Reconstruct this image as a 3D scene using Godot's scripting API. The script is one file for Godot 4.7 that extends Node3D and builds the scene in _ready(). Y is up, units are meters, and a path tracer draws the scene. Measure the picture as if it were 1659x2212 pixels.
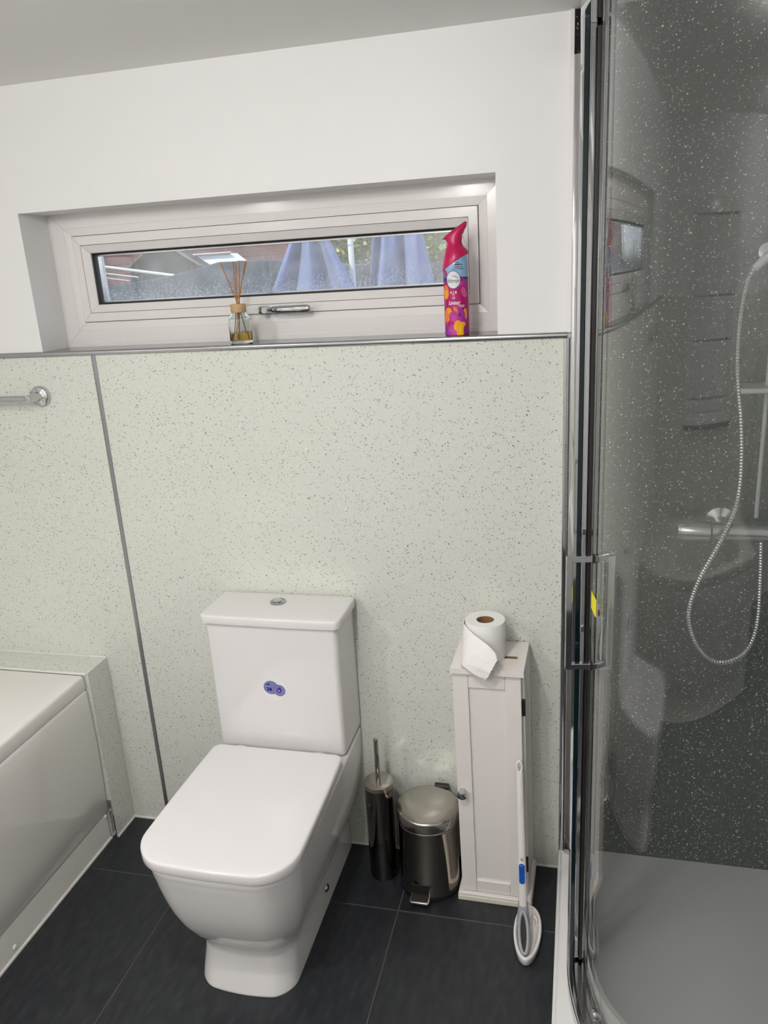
extends Node3D
# A bathroom: white toilet in front of a speckled panelled wall, slot window above, curved shower enclosure on the right.

const FLAT := 4294967295
var M := {}
var used := {}
var rng := RandomNumberGenerator.new()

func _ready() -> void:
	rng.seed = 11
	# ---- camera, sky, exposure
	var cam := Camera3D.new()
	cam.name = "camera"
	cam.position = Vector3(0, 1.62615, 1.85)
	cam.rotation = Vector3(-0.299341454, 0.252294798, -0.0597706978)
	cam.fov = 66.2612
	cam.near = 0.02
	cam.far = 80.0
	add_child(cam)
	cam.current = true
	var env := Environment.new()
	env.background_mode = Environment.BG_SKY
	var sm := ProceduralSkyMaterial.new()
	sm.sky_top_color = Color(0.62, 0.72, 0.86)
	sm.sky_horizon_color = Color(0.86, 0.89, 0.92)
	sm.ground_bottom_color = Color(0.30, 0.31, 0.30)
	sm.ground_horizon_color = Color(0.45, 0.47, 0.46)
	sm.sky_energy_multiplier = 1.7
	sm.ground_energy_multiplier = 1.2
	var sky := Sky.new()
	sky.sky_material = sm
	env.sky = sky
	env.tonemap_mode = Environment.TONE_MAPPER_LINEAR
	env.tonemap_exposure = 0.87
	env.sdfgi_enabled = true
	env.ssao_enabled = true
	env.ssil_enabled = true
	var we := WorldEnvironment.new()
	we.name = "world_environment"
	we.environment = env
	add_child(we)
	var sun := DirectionalLight3D.new()
	sun.name = "sun"
	sun.rotation = Vector3(deg_to_rad(-48), deg_to_rad(-40), 0)
	sun.light_energy = 1.5
	sun.light_color = Color(1.0, 0.96, 0.88)
	sun.light_angular_distance = 0.6
	sun.shadow_enabled = true
	add_child(sun)
	materials()
	lamps_in_ceiling()
	# ---- setting
	room()
	floor_tiles()
	window_main()
	window_side()
	door_end()
	# ---- large things
	toilet()
	bath()
	shower()
	cabinet()
	# ---- smaller things
	toilet_roll()
	pedal_bin()
	brush_set()
	toilet_wand()
	air_freshener()
	reed_diffuser()
	towel_rail()
	mixer_shower()
	outside()

const LAMPS := [Vector3(-0.52, 2.103, 1.18), Vector3(-1.50, 2.103, 1.80), Vector3(-0.55, 2.103, 2.2)]
const LAMP_ENERGY := 0.335
const LAMP_COLOR := Color(1.0, 0.99, 0.985)

func lamps_in_ceiling() -> void:
	var where := ["nearest the window wall", "toward the bath side", "toward the door"]
	for i in LAMPS.size():
		ceiling_lamp(LAMPS[i], "unseen ceiling lamp, globe shape made up to spread light, " + where[i])

func ceiling_lamp(p: Vector3, label: String) -> void:  # globe and stem are made up so light also reaches the ceiling
	var o := thing("ceiling_lamp", label, "lamp", p, 0, "ceiling lamps")
	part("base", lathe([Vector2(0.0, -0.012), Vector2(0.040, -0.012), Vector2(0.044, -0.008), Vector2(0.044, 0.0), Vector2(0.0, 0.0)], 40), M.chrome, o)
	var ball := []
	for i in 17:
		var a := PI * i / 16.0
		ball.append(Vector2(sin(a) * 0.045, -0.078 - cos(a) * 0.045))
	part("added_stem", tube([Vector3(0, -0.008, 0), Vector3(0, -0.036, 0)], [0.008], 12), M.chrome, o)
	part("added_globe", lathe(ball, 40), M.lamp_glow, o)
	var l := OmniLight3D.new()
	l.name = "lamp"
	l.position = Vector3(0, -0.078, 0)
	l.omni_range = 12.0
	l.omni_attenuation = 2.0
	l.light_color = LAMP_COLOR
	l.light_energy = LAMP_ENERGY
	l.light_size = 0.045
	l.shadow_enabled = true
	o.add_child(l, true)
	var d := SpotLight3D.new()  # spot added inside the globe to throw extra light downward
	d.name = "lamp"
	d.position = Vector3(0, -0.078, 0)
	d.rotation = Vector3(-PI / 2, 0, 0)
	d.spot_angle = 80.0
	d.spot_angle_attenuation = 0.9
	d.spot_range = 12.0
	d.spot_attenuation = 2.0
	d.light_color = LAMP_COLOR
	d.light_energy = LAMP_ENERGY * 1.4
	d.light_size = 0.045
	d.shadow_enabled = true
	o.add_child(d, true)

# ------------------------------------------------------------------ naming
func numbered(called: String) -> String:
	var n: int = used.get(called, -1) + 1
	used[called] = n
	return called if n == 0 else "%s_%03d" % [called, n]

func tag(o: Node, label: String, category: String, group := "") -> void:
	o.set_meta("label", label)
	o.set_meta("category", category)
	if group:
		o.set_meta("group", group)

func thing(called: String, label: String, category: String, at := Vector3.ZERO, turn := 0.0, group := "") -> Node3D:
	var o := Node3D.new()
	o.name = numbered(called)
	add_child(o)
	o.position = at
	o.rotation.y = turn
	tag(o, label, category, group)
	return o

func part(called: String, mesh: Mesh, mat: Material, parent: Node, at := Vector3.ZERO, rot := Vector3.ZERO) -> MeshInstance3D:
	var o := MeshInstance3D.new()
	o.name = called
	o.mesh = mesh
	o.material_override = mat
	o.position = at
	o.rotation = rot
	if parent == self:
		o.name = numbered(called)
	else:
		var n := 0
		for c in parent.get_children():
			if str(c.name) == called or str(c.name).begins_with(called + "_0"):
				n += 1
		if n:
			o.name = "%s_%03d" % [called, n]
	parent.add_child(o, true)
	return o

func struct(called: String, mesh: Mesh, mat: Material, label: String, category: String, at := Vector3.ZERO) -> MeshInstance3D:
	var o := MeshInstance3D.new()
	o.name = called
	o.mesh = mesh
	o.material_override = mat
	o.position = at
	add_child(o, true)
	o.set_meta("kind", "structure")
	tag(o, label, category)
	return o

# ------------------------------------------------------------------ shapes
# a mesh is gathered as triangles [a, b, c, smoothing group] and turned outside in if needed
func finish(tris: Array) -> ArrayMesh:
	var vol := 0.0
	var mid := Vector3.ZERO
	for t in tris:
		mid += t[0]
	mid /= maxi(tris.size(), 1)
	for t in tris:
		vol += (t[0] - mid).dot((t[1] - mid).cross(t[2] - mid))
	var st := SurfaceTool.new()
	st.begin(Mesh.PRIMITIVE_TRIANGLES)
	for t in tris:
		if (t[1] - t[0]).cross(t[2] - t[0]).length_squared() < 1e-20:
			continue
		st.set_smooth_group(t[3])
		st.add_vertex(t[0])
		if vol > 0.0:
			st.add_vertex(t[2])
			st.add_vertex(t[1])
		else:
			st.add_vertex(t[1])
			st.add_vertex(t[2])
	st.generate_normals()
	return st.commit()

func quad(tris: Array, a: Vector3, b: Vector3, c: Vector3, d: Vector3, g: int) -> void:
	tris.append([a, b, c, g])
	tris.append([a, c, d, g])

# rings: Array of PackedVector3Array of one length; bands: smoothing group per band (default all 1)
func loft_tris(rings: Array, bands: Array = [], closed := true, cap0 := true, cap1 := true, group := 1) -> Array:
	var tris := []
	var n: int = rings[0].size()
	for i in rings.size() - 1:
		var g: int = bands[i] if i < bands.size() else group
		for j in (n if closed else n - 1):
			var k := (j + 1) % n
			quad(tris, rings[i][j], rings[i][k], rings[i + 1][k], rings[i + 1][j], g)
	if closed and cap0:
		fan(tris, rings[0], true)
	if closed and cap1:
		fan(tris, rings[-1], false)
	return tris

func fan(tris: Array, ring: PackedVector3Array, flip: bool, group := FLAT) -> void:
	var c := Vector3.ZERO
	for p in ring:
		c += p
	c /= ring.size()
	for j in ring.size():
		var k := (j + 1) % ring.size()
		if flip:
			tris.append([c, ring[k], ring[j], group])
		else:
			tris.append([c, ring[j], ring[k], group])

func loft(rings: Array, bands: Array = [], cap0 := true, cap1 := true) -> ArrayMesh:
	return finish(loft_tris(rings, bands, true, cap0, cap1))

func lathe_tris(profile: Array, segs := 32, rx := 1.0, rz := 1.0) -> Array:
	var rings := []
	var bands := []
	var g := 1
	for i in profile.size():
		var p: Vector2 = profile[i]
		var ring := PackedVector3Array()
		for j in segs:
			var a := TAU * j / segs
			ring.append(Vector3(p.x * sin(a) * rx, p.y, p.x * cos(a) * rz))
		rings.append(ring)
		if i > 0:
			if i > 1:
				var d0: Vector2 = (profile[i - 1] - profile[i - 2])
				var d1: Vector2 = (p - profile[i - 1])
				if absf(d0.angle_to(d1)) > 0.7:
					g += 1
			bands.append(g)
	return loft_tris(rings, bands, true, profile[0].x > 1e-5, profile[-1].x > 1e-5)

func lathe(profile: Array, segs := 32) -> ArrayMesh:
	return finish(lathe_tris(profile, segs))

# a lathed solid whose profile closes on itself (a tube wall, a bottle with thickness)
func lathe_closed(profile: Array, segs := 32) -> ArrayMesh:
	var pr := profile.duplicate()
	pr.append(profile[0])
	var tris := lathe_tris(pr, segs)
	return finish(tris.filter(func(t): return t[3] != FLAT))

func rbox_tris(size: Vector3, r: float, at := Vector3.ZERO, k := 3) -> Array:
	var h := size / 2.0
	r = minf(r, minf(h.x, minf(h.y, h.z)) * 0.999)
	var rings := []
	for s in [-1, 1]:
		for i in k + 1:
			var lat: float = -PI / 2 + PI / 2 * i / k if s < 0 else PI / 2 * i / k
			var ring := PackedVector3Array()
			for qd in 4:
				for j in k + 1:
					var lon := PI / 2 * qd + PI / 2 * j / k
					var nrm := Vector3(cos(lat) * sin(lon), sin(lat), cos(lat) * cos(lon))
					var cx: float = 1.0 if qd < 2 else -1.0
					var cz: float = 1.0 if qd == 0 or qd == 3 else -1.0
					ring.append(at + Vector3(cx * (h.x - r), s * (h.y - r), cz * (h.z - r)) + nrm * r)
			rings.append(ring)
	return loft_tris(rings, [], true, true, true)

# rounded box with exact normals (flat faces stay flat)
func rbox(size: Vector3, r: float, at := Vector3.ZERO, k := 3) -> ArrayMesh:
	var h := size / 2.0
	r = minf(r, minf(h.x, minf(h.y, h.z)) * 0.999)
	var v := PackedVector3Array()
	var nn := PackedVector3Array()
	var idx := PackedInt32Array()
	var cols := 4 * (k + 1)
	for s in [-1, 1]:
		for i in k + 1:
			var lat: float = -PI / 2 + PI / 2 * i / k if s < 0 else PI / 2 * i / k
			for qd in 4:
				for j in k + 1:
					var lon := PI / 2 * qd + PI / 2 * j / k
					var nrm := Vector3(cos(lat) * sin(lon), sin(lat), cos(lat) * cos(lon))
					var cx: float = 1.0 if qd < 2 else -1.0
					var cz: float = 1.0 if qd == 0 or qd == 3 else -1.0
					v.append(at + Vector3(cx * (h.x - r), s * (h.y - r), cz * (h.z - r)) + nrm * r)
					nn.append(nrm)
	var rows := 2 * (k + 1)
	for i in rows - 1:
		for j in cols:
			var a := i * cols + j
			var b := i * cols + (j + 1) % cols
			idx.append_array([a, b + cols, b, a, a + cols, b + cols])
	for top in [0, 1]:
		var base: int = 0 if top == 0 else (rows - 1) * cols
		var q := [base, base + (k + 1), base + 2 * (k + 1), base + 3 * (k + 1)]
		if top == 0:
			idx.append_array([q[0], q[1], q[2], q[0], q[2], q[3]])
		else:
			idx.append_array([q[0], q[2], q[1], q[0], q[3], q[2]])
	var arr := []
	arr.resize(Mesh.ARRAY_MAX)
	arr[Mesh.ARRAY_VERTEX] = v
	arr[Mesh.ARRAY_NORMAL] = nn
	arr[Mesh.ARRAY_INDEX] = idx
	var m := ArrayMesh.new()
	m.add_surface_from_arrays(Mesh.PRIMITIVE_TRIANGLES, arr)
	return m

func box_between(a: Vector3, b: Vector3, r := 0.0005) -> ArrayMesh:
	return rbox((b - a).abs(), r, (a + b) / 2.0, 2)

func inset(poly: PackedVector2Array, d: float) -> PackedVector2Array:
	var out := PackedVector2Array()
	var n := poly.size()
	var area := 0.0
	for i in n:
		area += poly[i].cross(poly[(i + 1) % n])
	var s := 1.0 if area > 0 else -1.0
	for i in n:
		var e0 := (poly[i] - poly[(i + n - 1) % n]).normalized()
		var e1 := (poly[(i + 1) % n] - poly[i]).normalized()
		var n0 := Vector2(-e0.y, e0.x) * s
		var n1 := Vector2(-e1.y, e1.x) * s
		var m := (n0 + n1).normalized()
		out.append(poly[i] + m * d / maxf(0.35, m.dot(n0)))
	return out

# plan outline (x, z) pulled up between two heights, with an optional rounded top and bottom edge
func prism_tris(poly: PackedVector2Array, y0: float, y1: float, r := 0.0, r_bottom := 0.0, soft := false) -> Array:
	var layers := []
	if r_bottom > 0:
		for i in 4:
			var a := PI / 2 * i / 4.0
			layers.append([y0 + r_bottom * (1 - sin(a)), r_bottom * (1 - cos(a))])
		layers.reverse()
		layers = [[y0, r_bottom]] + layers.slice(0) if layers[0][0] > y0 + 1e-6 else layers
	else:
		layers.append([y0, 0.0])
	if r > 0:
		for i in 5:
			var a := PI / 2 * i / 4.0
			layers.append([y1 - r * (1 - sin(a)), r * (1 - cos(a))])
	else:
		layers.append([y1, 0.0])
	var rings := []
	for l in layers:
		var pl := inset(poly, l[1]) if l[1] > 0 else poly
		var ring := PackedVector3Array()
		for p in pl:
			ring.append(Vector3(p.x, l[0], p.y))
		rings.append(ring)
	var tris := []
	var n := poly.size()
	var groups := []
	var g := 2
	for j in n:
		var e0 := poly[j] - poly[(j + n - 1) % n]
		var e1 := poly[(j + 1) % n] - poly[j]
		if absf(e0.angle_to(e1)) > 0.6 and not soft:
			g += 1
		groups.append(g)
	for i in rings.size() - 1:
		for j in n:
			var k := (j + 1) % n
			quad(tris, rings[i][j], rings[i][k], rings[i + 1][k], rings[i + 1][j], groups[j] if not soft else 1)
	var tri := Geometry2D.triangulate_polygon(poly)
	for i in range(0, tri.size(), 3):
		var a := tri[i]
		var b := tri[i + 1]
		var c := tri[i + 2]
		var pa: Vector3 = rings[0][a]
		var pb: Vector3 = rings[0][b]
		var pc: Vector3 = rings[0][c]
		# lower cap and upper cap, wound to agree with the sides
		if signed(poly) * (poly[b] - poly[a]).cross(poly[c] - poly[a]) > 0:
			tris.append([pa, pc, pb, FLAT])
			tris.append([rings[-1][a], rings[-1][b], rings[-1][c], FLAT])
		else:
			tris.append([pa, pb, pc, FLAT])
			tris.append([rings[-1][a], rings[-1][c], rings[-1][b], FLAT])
	return tris

func signed(poly: PackedVector2Array) -> float:
	var area := 0.0
	for i in poly.size():
		area += poly[i].cross(poly[(i + 1) % poly.size()])
	return area

func prism(poly: PackedVector2Array, y0: float, y1: float, r := 0.0, r_bottom := 0.0) -> ArrayMesh:
	return finish(prism_tris(poly, y0, y1, r, r_bottom))

# the same, standing: outline in (x, y), depth along z
func slab_xy(poly: PackedVector2Array, z0: float, z1: float, r := 0.0) -> ArrayMesh:
	var tris := prism_tris(poly, z0, z1, r)
	for t in tris:
		for i in 3:
			var p: Vector3 = t[i]
			t[i] = Vector3(p.x, p.z, p.y)
	return finish(tris)

func circle(r: float, n := 32, c := Vector2.ZERO, sx := 1.0, sy := 1.0) -> PackedVector2Array:
	var out := PackedVector2Array()
	for i in n:
		var a := TAU * i / n
		out.append(c + Vector2(cos(a) * r * sx, sin(a) * r * sy))
	return out

func round_rect(x0: float, y0: float, x1: float, y1: float, r: float, k := 6) -> PackedVector2Array:
	var out := PackedVector2Array()
	var cs := [Vector2(x1 - r, y1 - r), Vector2(x0 + r, y1 - r), Vector2(x0 + r, y0 + r), Vector2(x1 - r, y0 + r)]
	for qd in 4:
		for i in k + 1:
			var a := PI / 2 * qd + PI / 2 * i / k
			out.append(cs[qd] + Vector2(cos(a), sin(a)) * r)
	return out

# a section swept along a path; radii may vary; flat = ratio of the second axis
func tube_tris(path: Array, radii: Array, segs := 12, flat := 1.0, side := Vector3.ZERO, closed := false) -> Array:
	var rings := []
	var n := path.size()
	var u := side
	for i in n:
		var t: Vector3
		if closed:
			t = (path[(i + 1) % n] - path[(i + n - 1) % n]).normalized()
		else:
			t = (path[mini(i + 1, n - 1)] - path[maxi(i - 1, 0)]).normalized()
		if u == Vector3.ZERO:
			u = Vector3.UP if absf(t.y) < 0.9 else Vector3.RIGHT
		u = (u - t * u.dot(t)).normalized()
		var w := t.cross(u).normalized()
		var r: float = radii[mini(i, radii.size() - 1)]
		var ring := PackedVector3Array()
		for j in segs:
			var a := TAU * j / segs
			ring.append(path[i] + u * cos(a) * r + w * sin(a) * r * flat)
		rings.append(ring)
	if closed:
		rings.append(rings[0])
	return loft_tris(rings, [], true, not closed, not closed)

func tube(path: Array, radii: Array, segs := 12, flat := 1.0, side := Vector3.ZERO, closed := false) -> ArrayMesh:
	return finish(tube_tris(path, radii, segs, flat, side, closed))

# a square-edged bar along a path: u is the direction of its width
func bar_tris(path: Array, u: Vector3, w: float, h: float) -> Array:
	var rings := []
	var n := path.size()
	for i in n:
		var t: Vector3 = (path[mini(i + 1, n - 1)] - path[maxi(i - 1, 0)]).normalized()
		if i > 0 and i < n - 1:
			t = ((path[i + 1] - path[i]).normalized() + (path[i] - path[i - 1]).normalized()).normalized()
		var uu := (u - t * u.dot(t)).normalized()
		var ww := t.cross(uu).normalized()
		var miter := 1.0
		if i > 0 and i < n - 1:
			var t0: Vector3 = (path[i] - path[i - 1]).normalized()
			miter = 1.0 / maxf(0.5, t.dot(t0))
		var ring := PackedVector3Array()
		for c in [[-1, -0.8], [-0.8, -1], [0.8, -1], [1, -0.8], [1, 0.8], [0.8, 1], [-0.8, 1], [-1, 0.8]]:
			ring.append(path[i] + uu * c[0] * w / 2 + ww * c[1] * h / 2 * miter)
		rings.append(ring)
	var tris := loft_tris(rings, [], true, true, true, FLAT)
	return tris

func spline(pts: Array, per := 8) -> Array:
	var out := []
	for i in pts.size() - 1:
		var p0: Vector3 = pts[maxi(i - 1, 0)]
		var p3: Vector3 = pts[mini(i + 2, pts.size() - 1)]
		for k in per:
			out.append(pts[i].cubic_interpolate(pts[i + 1], p0, p3, float(k) / per))
	out.append(pts[-1])
	return out

func shifted(tris: Array, x: Transform3D) -> Array:
	return tris.map(func(t): return [x * t[0], x * t[1], x * t[2], t[3]])

# ------------------------------------------------------------------ materials
func mat(c: Color, rough := 0.5, metal := 0.0) -> StandardMaterial3D:
	var m := StandardMaterial3D.new()
	m.albedo_color = c
	m.roughness = rough
	m.metallic = metal
	return m

func noise_tex(freq: float, ramp: Array, sz := 512, octaves := 4, sd := 1) -> NoiseTexture2D:
	var n := FastNoiseLite.new()
	n.noise_type = FastNoiseLite.TYPE_SIMPLEX_SMOOTH
	n.frequency = freq
	n.fractal_octaves = octaves
	n.seed = sd
	var t := NoiseTexture2D.new()
	t.width = sz
	t.height = sz
	t.seamless = true
	t.noise = n
	if ramp.size():
		var g := Gradient.new()
		g.offsets = PackedFloat32Array(ramp.map(func(e): return e[0]))
		g.colors = PackedColorArray(ramp.map(func(e): return e[1]))
		t.color_ramp = g
	return t

func triplanar(m: StandardMaterial3D, scale: Vector3, world := true) -> StandardMaterial3D:
	m.uv1_triplanar = true
	m.uv1_world_triplanar = world
	m.uv1_scale = scale
	m.uv1_triplanar_sharpness = 8.0
	return m

# random flakes over a tiling picture
func flakes(sz: int, base: Color, count: int, lo: float, hi: float, tones: Array, sd: int) -> ImageTexture:
	var img := Image.create(sz, sz, false, Image.FORMAT_RGB8)
	img.fill(base)
	var r := RandomNumberGenerator.new()
	r.seed = sd
	for i in count:
		var c := Vector2(r.randf() * sz, r.randf() * sz)
		var a := r.randf() * PI
		var d := Vector2(cos(a), sin(a))
		var f := r.randf()
		var long := lerpf(lo, hi, f * f)
		var wide := maxf(0.55, long * r.randf_range(0.22, 0.6))
		var col: Color = tones[r.randi() % tones.size()]
		var k := r.randf_range(0.45, 1.0)
		var reach := int(ceil(long))
		var bend := r.randf_range(-0.25, 0.25)
		for yy in range(-reach, reach + 1):
			for xx in range(-reach, reach + 1):
				var p := Vector2(xx, yy)
				var al := p.dot(d)
				var ac := absf(d.cross(p) + bend * al * al / long)
				if absf(al) <= long and ac <= wide * (1.0 - 0.6 * absf(al) / long) + 0.25:
					var px := posmod(int(c.x) + xx, sz)
					var py := posmod(int(c.y) + yy, sz)
					img.set_pixel(px, py, img.get_pixel(px, py).lerp(col, k))
	return ImageTexture.create_from_image(img)

func materials() -> void:
	M.wall_paint = mat(Color(0.915, 0.913, 0.908), 0.45)
	M.wall_paint.heightmap_enabled = true
	M.wall_paint.heightmap_texture = noise_tex(0.06, [], 512, 3, 4)
	M.wall_paint.heightmap_scale = 0.012
	triplanar(M.wall_paint, Vector3.ONE * 4.0)
	M.ceiling_paint = mat(Color(0.945, 0.94, 0.93), 0.8)
	var sp := mat(Color.WHITE, 0.08)
	sp.albedo_texture = flakes(2048, Color(0.850, 0.856, 0.822), 24000, 1.3, 3.7, [Color(0.42, 0.40, 0.37), Color(0.50, 0.48, 0.45), Color(0.57, 0.56, 0.52), Color(0.36, 0.35, 0.33), Color(0.64, 0.62, 0.58), Color(0.97, 0.97, 0.95)], 5)
	triplanar(sp, Vector3.ONE / 1.3)
	M.speckled = sp
	var bk := mat(Color.WHITE, 0.14)
	bk.albedo_texture = flakes(2048, Color(0.06, 0.06, 0.065), 30000, 1.1, 4.4, [Color(0.95, 0.96, 0.94), Color(0.8, 0.8, 0.8), Color(0.9, 0.9, 0.86), Color(0.55, 0.56, 0.55), Color(0.4, 0.4, 0.42)], 8)
	triplanar(bk, Vector3.ONE / 1.1)
	M.black_sparkle = bk
	for k in 3:
		var sl := mat(Color.WHITE, 0.42)
		var dark := 0.0 + 0.008 * k
		sl.albedo_texture = noise_tex(0.012, [[0.0, Color(0.095 + dark, 0.107 + dark, 0.125 + dark)], [0.45, Color(0.128 + dark, 0.140 + dark, 0.157 + dark)], [0.7, Color(0.150 + dark, 0.160 + dark, 0.174 + dark)], [1.0, Color(0.20 + dark, 0.206 + dark, 0.213 + dark)]], 1024, 6, 20 + k)
		triplanar(sl, Vector3(3.2, 1.0, 1.1))
		sl.uv1_offset = Vector3(0.31 * k, 0, 0.17 * k)
		sl.heightmap_enabled = true
		sl.heightmap_texture = sl.albedo_texture
		sl.heightmap_scale = 0.05
		M["slate_%d" % k] = sl
	M.grout = mat(Color(0.33, 0.33, 0.325), 0.9)
	M.sealant = mat(Color(0.90, 0.90, 0.88), 0.35)
	M.ceramic = mat(Color(0.885, 0.878, 0.873), 0.06)
	M.seat_plastic = mat(Color(0.90, 0.89, 0.893), 0.12)
	M.acrylic = mat(Color(0.915, 0.905, 0.885), 0.1)
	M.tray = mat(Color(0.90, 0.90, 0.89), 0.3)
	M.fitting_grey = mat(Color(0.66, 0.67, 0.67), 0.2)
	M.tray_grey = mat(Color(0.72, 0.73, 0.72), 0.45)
	M.chrome = mat(Color(0.80, 0.80, 0.81), 0.05, 1.0)
	M.satin_chrome = mat(Color(0.70, 0.70, 0.71), 0.16, 1.0)
	M.steel = mat(Color(0.70, 0.67, 0.63), 0.09, 1.0)
	M.brushed_steel = mat(Color(0.74, 0.72, 0.69), 0.22, 1.0)
	M.dark_steel = mat(Color(0.46, 0.44, 0.42), 0.08, 1.0)
	M.sill_metal = mat(Color(0.42, 0.41, 0.42), 0.14, 0.85)
	M.strip = mat(Color(0.60, 0.61, 0.62), 0.28, 0.8)
	M.upvc = mat(Color(0.905, 0.893, 0.885), 0.14)
	M.upvc_dark_gap = mat(Color(0.42, 0.41, 0.40), 0.6)
	M.rubber = mat(Color(0.04, 0.04, 0.045), 0.5)
	M.black_plastic = mat(Color(0.12, 0.11, 0.10), 0.45)
	M.brown_plastic = mat(Color(0.17, 0.13, 0.11), 0.5)
	M.white_wood = mat(Color(0.91, 0.89, 0.875), 0.42)
	M.aged_white = mat(Color(0.87, 0.85, 0.78), 0.5)
	M.raw_board = mat(Color(0.62, 0.50, 0.37), 0.9)
	M.paper = mat(Color(0.955, 0.95, 0.94), 0.95)
	M.paper.heightmap_enabled = true
	M.paper.heightmap_texture = noise_tex(0.09, [], 512, 3, 9)
	M.paper.heightmap_scale = 0.05
	triplanar(M.paper, Vector3.ONE * 14.0, false)
	M.card = mat(Color(0.55, 0.42, 0.29), 0.9)
	M.white_plastic = mat(Color(0.92, 0.905, 0.89), 0.3)
	M.grey_plastic = mat(Color(0.66, 0.665, 0.69), 0.35)
	M.blue_plastic = mat(Color(0.06, 0.33, 0.72), 0.3)
	M.magenta = mat(Color(0.76, 0.03, 0.33), 0.32)
	M.clear_plastic = pane(Color(0.9, 0.9, 0.92), 0.25)
	M.navy_ink = mat(Color(0.10, 0.13, 0.32), 0.4)
	M.white_ink = mat(Color(0.95, 0.94, 0.95), 0.4)
	M.reed = mat(Color(0.68, 0.45, 0.22), 0.7)
	M.pale_wood = mat(Color(0.80, 0.67, 0.50), 0.6)
	M.pale_wood.albedo_texture = noise_tex(0.05, [[0.0, Color(0.88, 0.86, 0.84)], [1.0, Color.WHITE]], 256, 3, 3)
	triplanar(M.pale_wood, Vector3(20, 60, 20), false)
	var gl := mat(Color(0.96, 0.98, 0.97, 0.0), 0.0)
	gl.refraction_enabled = true
	gl.refraction_scale = 0.048
	gl.transparency = BaseMaterial3D.TRANSPARENCY_ALPHA
	M.bottle_glass = gl
	var oil := mat(Color(0.96, 0.80, 0.30, 0.04), 0.0)
	oil.refraction_enabled = true
	oil.refraction_scale = 0.036
	oil.transparency = BaseMaterial3D.TRANSPARENCY_ALPHA
	M.oil = oil
	M.window_glass = pane(Color(0.86, 0.90, 0.92), 0.02)
	M.shower_glass = pane(Color(0.62, 0.66, 0.63), 0.06)
	M.glass_edge = mat(Color(0.02, 0.10, 0.11), 0.08)
	M.sticker_lilac = mat(Color(0.47, 0.47, 0.68), 0.35)
	M.sticker_clear = mat(Color(0.90, 0.89, 0.895), 0.2)
	M.sticker_ink = mat(Color(0.13, 0.03, 0.52), 0.35)
	M.yellow = mat(Color(0.93, 0.88, 0.05), 0.5)
	M.lamp_glow = mat(Color(0.9, 0.88, 0.85), 0.4)
	M.lamp_glow.emission_enabled = true
	M.lamp_glow.emission = LAMP_COLOR
	M.lamp_glow.emission_energy_multiplier = 9.0
	M.fabric = mat(Color(0.85, 0.85, 0.84), 0.9)
	M.door_paint = mat(Color(0.90, 0.89, 0.87), 0.4)
	# limescale and dust on the window pane: grains with clear glass between
	var gm := StandardMaterial3D.new()
	gm.albedo_texture = grime()
	gm.transparency = BaseMaterial3D.TRANSPARENCY_ALPHA
	gm.roughness = 0.9
	gm.uv1_scale = Vector3(1, 1, 1)
	M.grime = gm

func pane(c: Color, alpha: float) -> StandardMaterial3D:
	var m := mat(Color(c.r, c.g, c.b, alpha), 0.0)
	m.transparency = BaseMaterial3D.TRANSPARENCY_ALPHA
	return m

# dried drops, runs and dust on the outside of the pane
func grime() -> ImageTexture:
	var w := 1400
	var h := 200
	var img := Image.create(w, h, false, Image.FORMAT_RGBA8)
	img.fill(Color(0.88, 0.92, 0.95, 0.0))
	var r := RandomNumberGenerator.new()
	r.seed = 77
	var n := FastNoiseLite.new()
	n.frequency = 0.011
	n.seed = 3
	for y in h:
		for x in w:
			var a := clampf(0.075 + 0.24 * n.get_noise_2d(x * 0.7, y) + r.randf_range(-0.07, 0.07), 0.0, 0.5)
			img.set_pixel(x, y, Color(0.88, 0.92, 0.95, a))
	for i in 5200:   # splash-back grains, most of them along the lower bead
		var y := h - 1 - int(absf(r.randfn(0.0, 0.17)) * h)
		var x := r.randi() % w
		var s := r.randi_range(1, 3)
		for k in s * s:
			var px := clampi(x + r.randi_range(-1, 1), 0, w - 1)
			var py := clampi(y - (k % (s + 1)) * (2 if r.randf() < 0.4 else 1), 0, h - 1)
			img.set_pixel(px, py, Color(0.85, 0.92, 0.98, r.randf_range(0.35, 0.85)))
	for i in 60:   # thin runs
		var x := r.randi() % w
		var y0 := r.randi_range(40, 150)
		for y in range(y0, mini(h, y0 + r.randi_range(15, 60))):
			if r.randf() < 0.6:
				img.set_pixel(clampi(x + r.randi_range(0, 1), 0, w - 1), y, Color(0.9, 0.95, 1.0, 0.5))
	return ImageTexture.create_from_image(img)

# ------------------------------------------------------------------ the room
const XL := -2.1
const XR := 0.9
const ZF := 2.6
const HT := 2.103
const WX0 := -1.390
const WX1 := -0.183
const SILL := 1.4686
const WY1 := 1.814
const TRIM_B := 1.4556

func boxes(list: Array, r := 0.0) -> ArrayMesh:
	var tris := []
	for b in list:
		var lo: Vector3 = b[0]
		var hi: Vector3 = b[1]
		tris.append_array(prism_tris(PackedVector2Array([Vector2(lo.x, lo.z), Vector2(hi.x, lo.z), Vector2(hi.x, hi.z), Vector2(lo.x, hi.z)]), lo.y, hi.y, r))
	return finish(tris)

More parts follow.
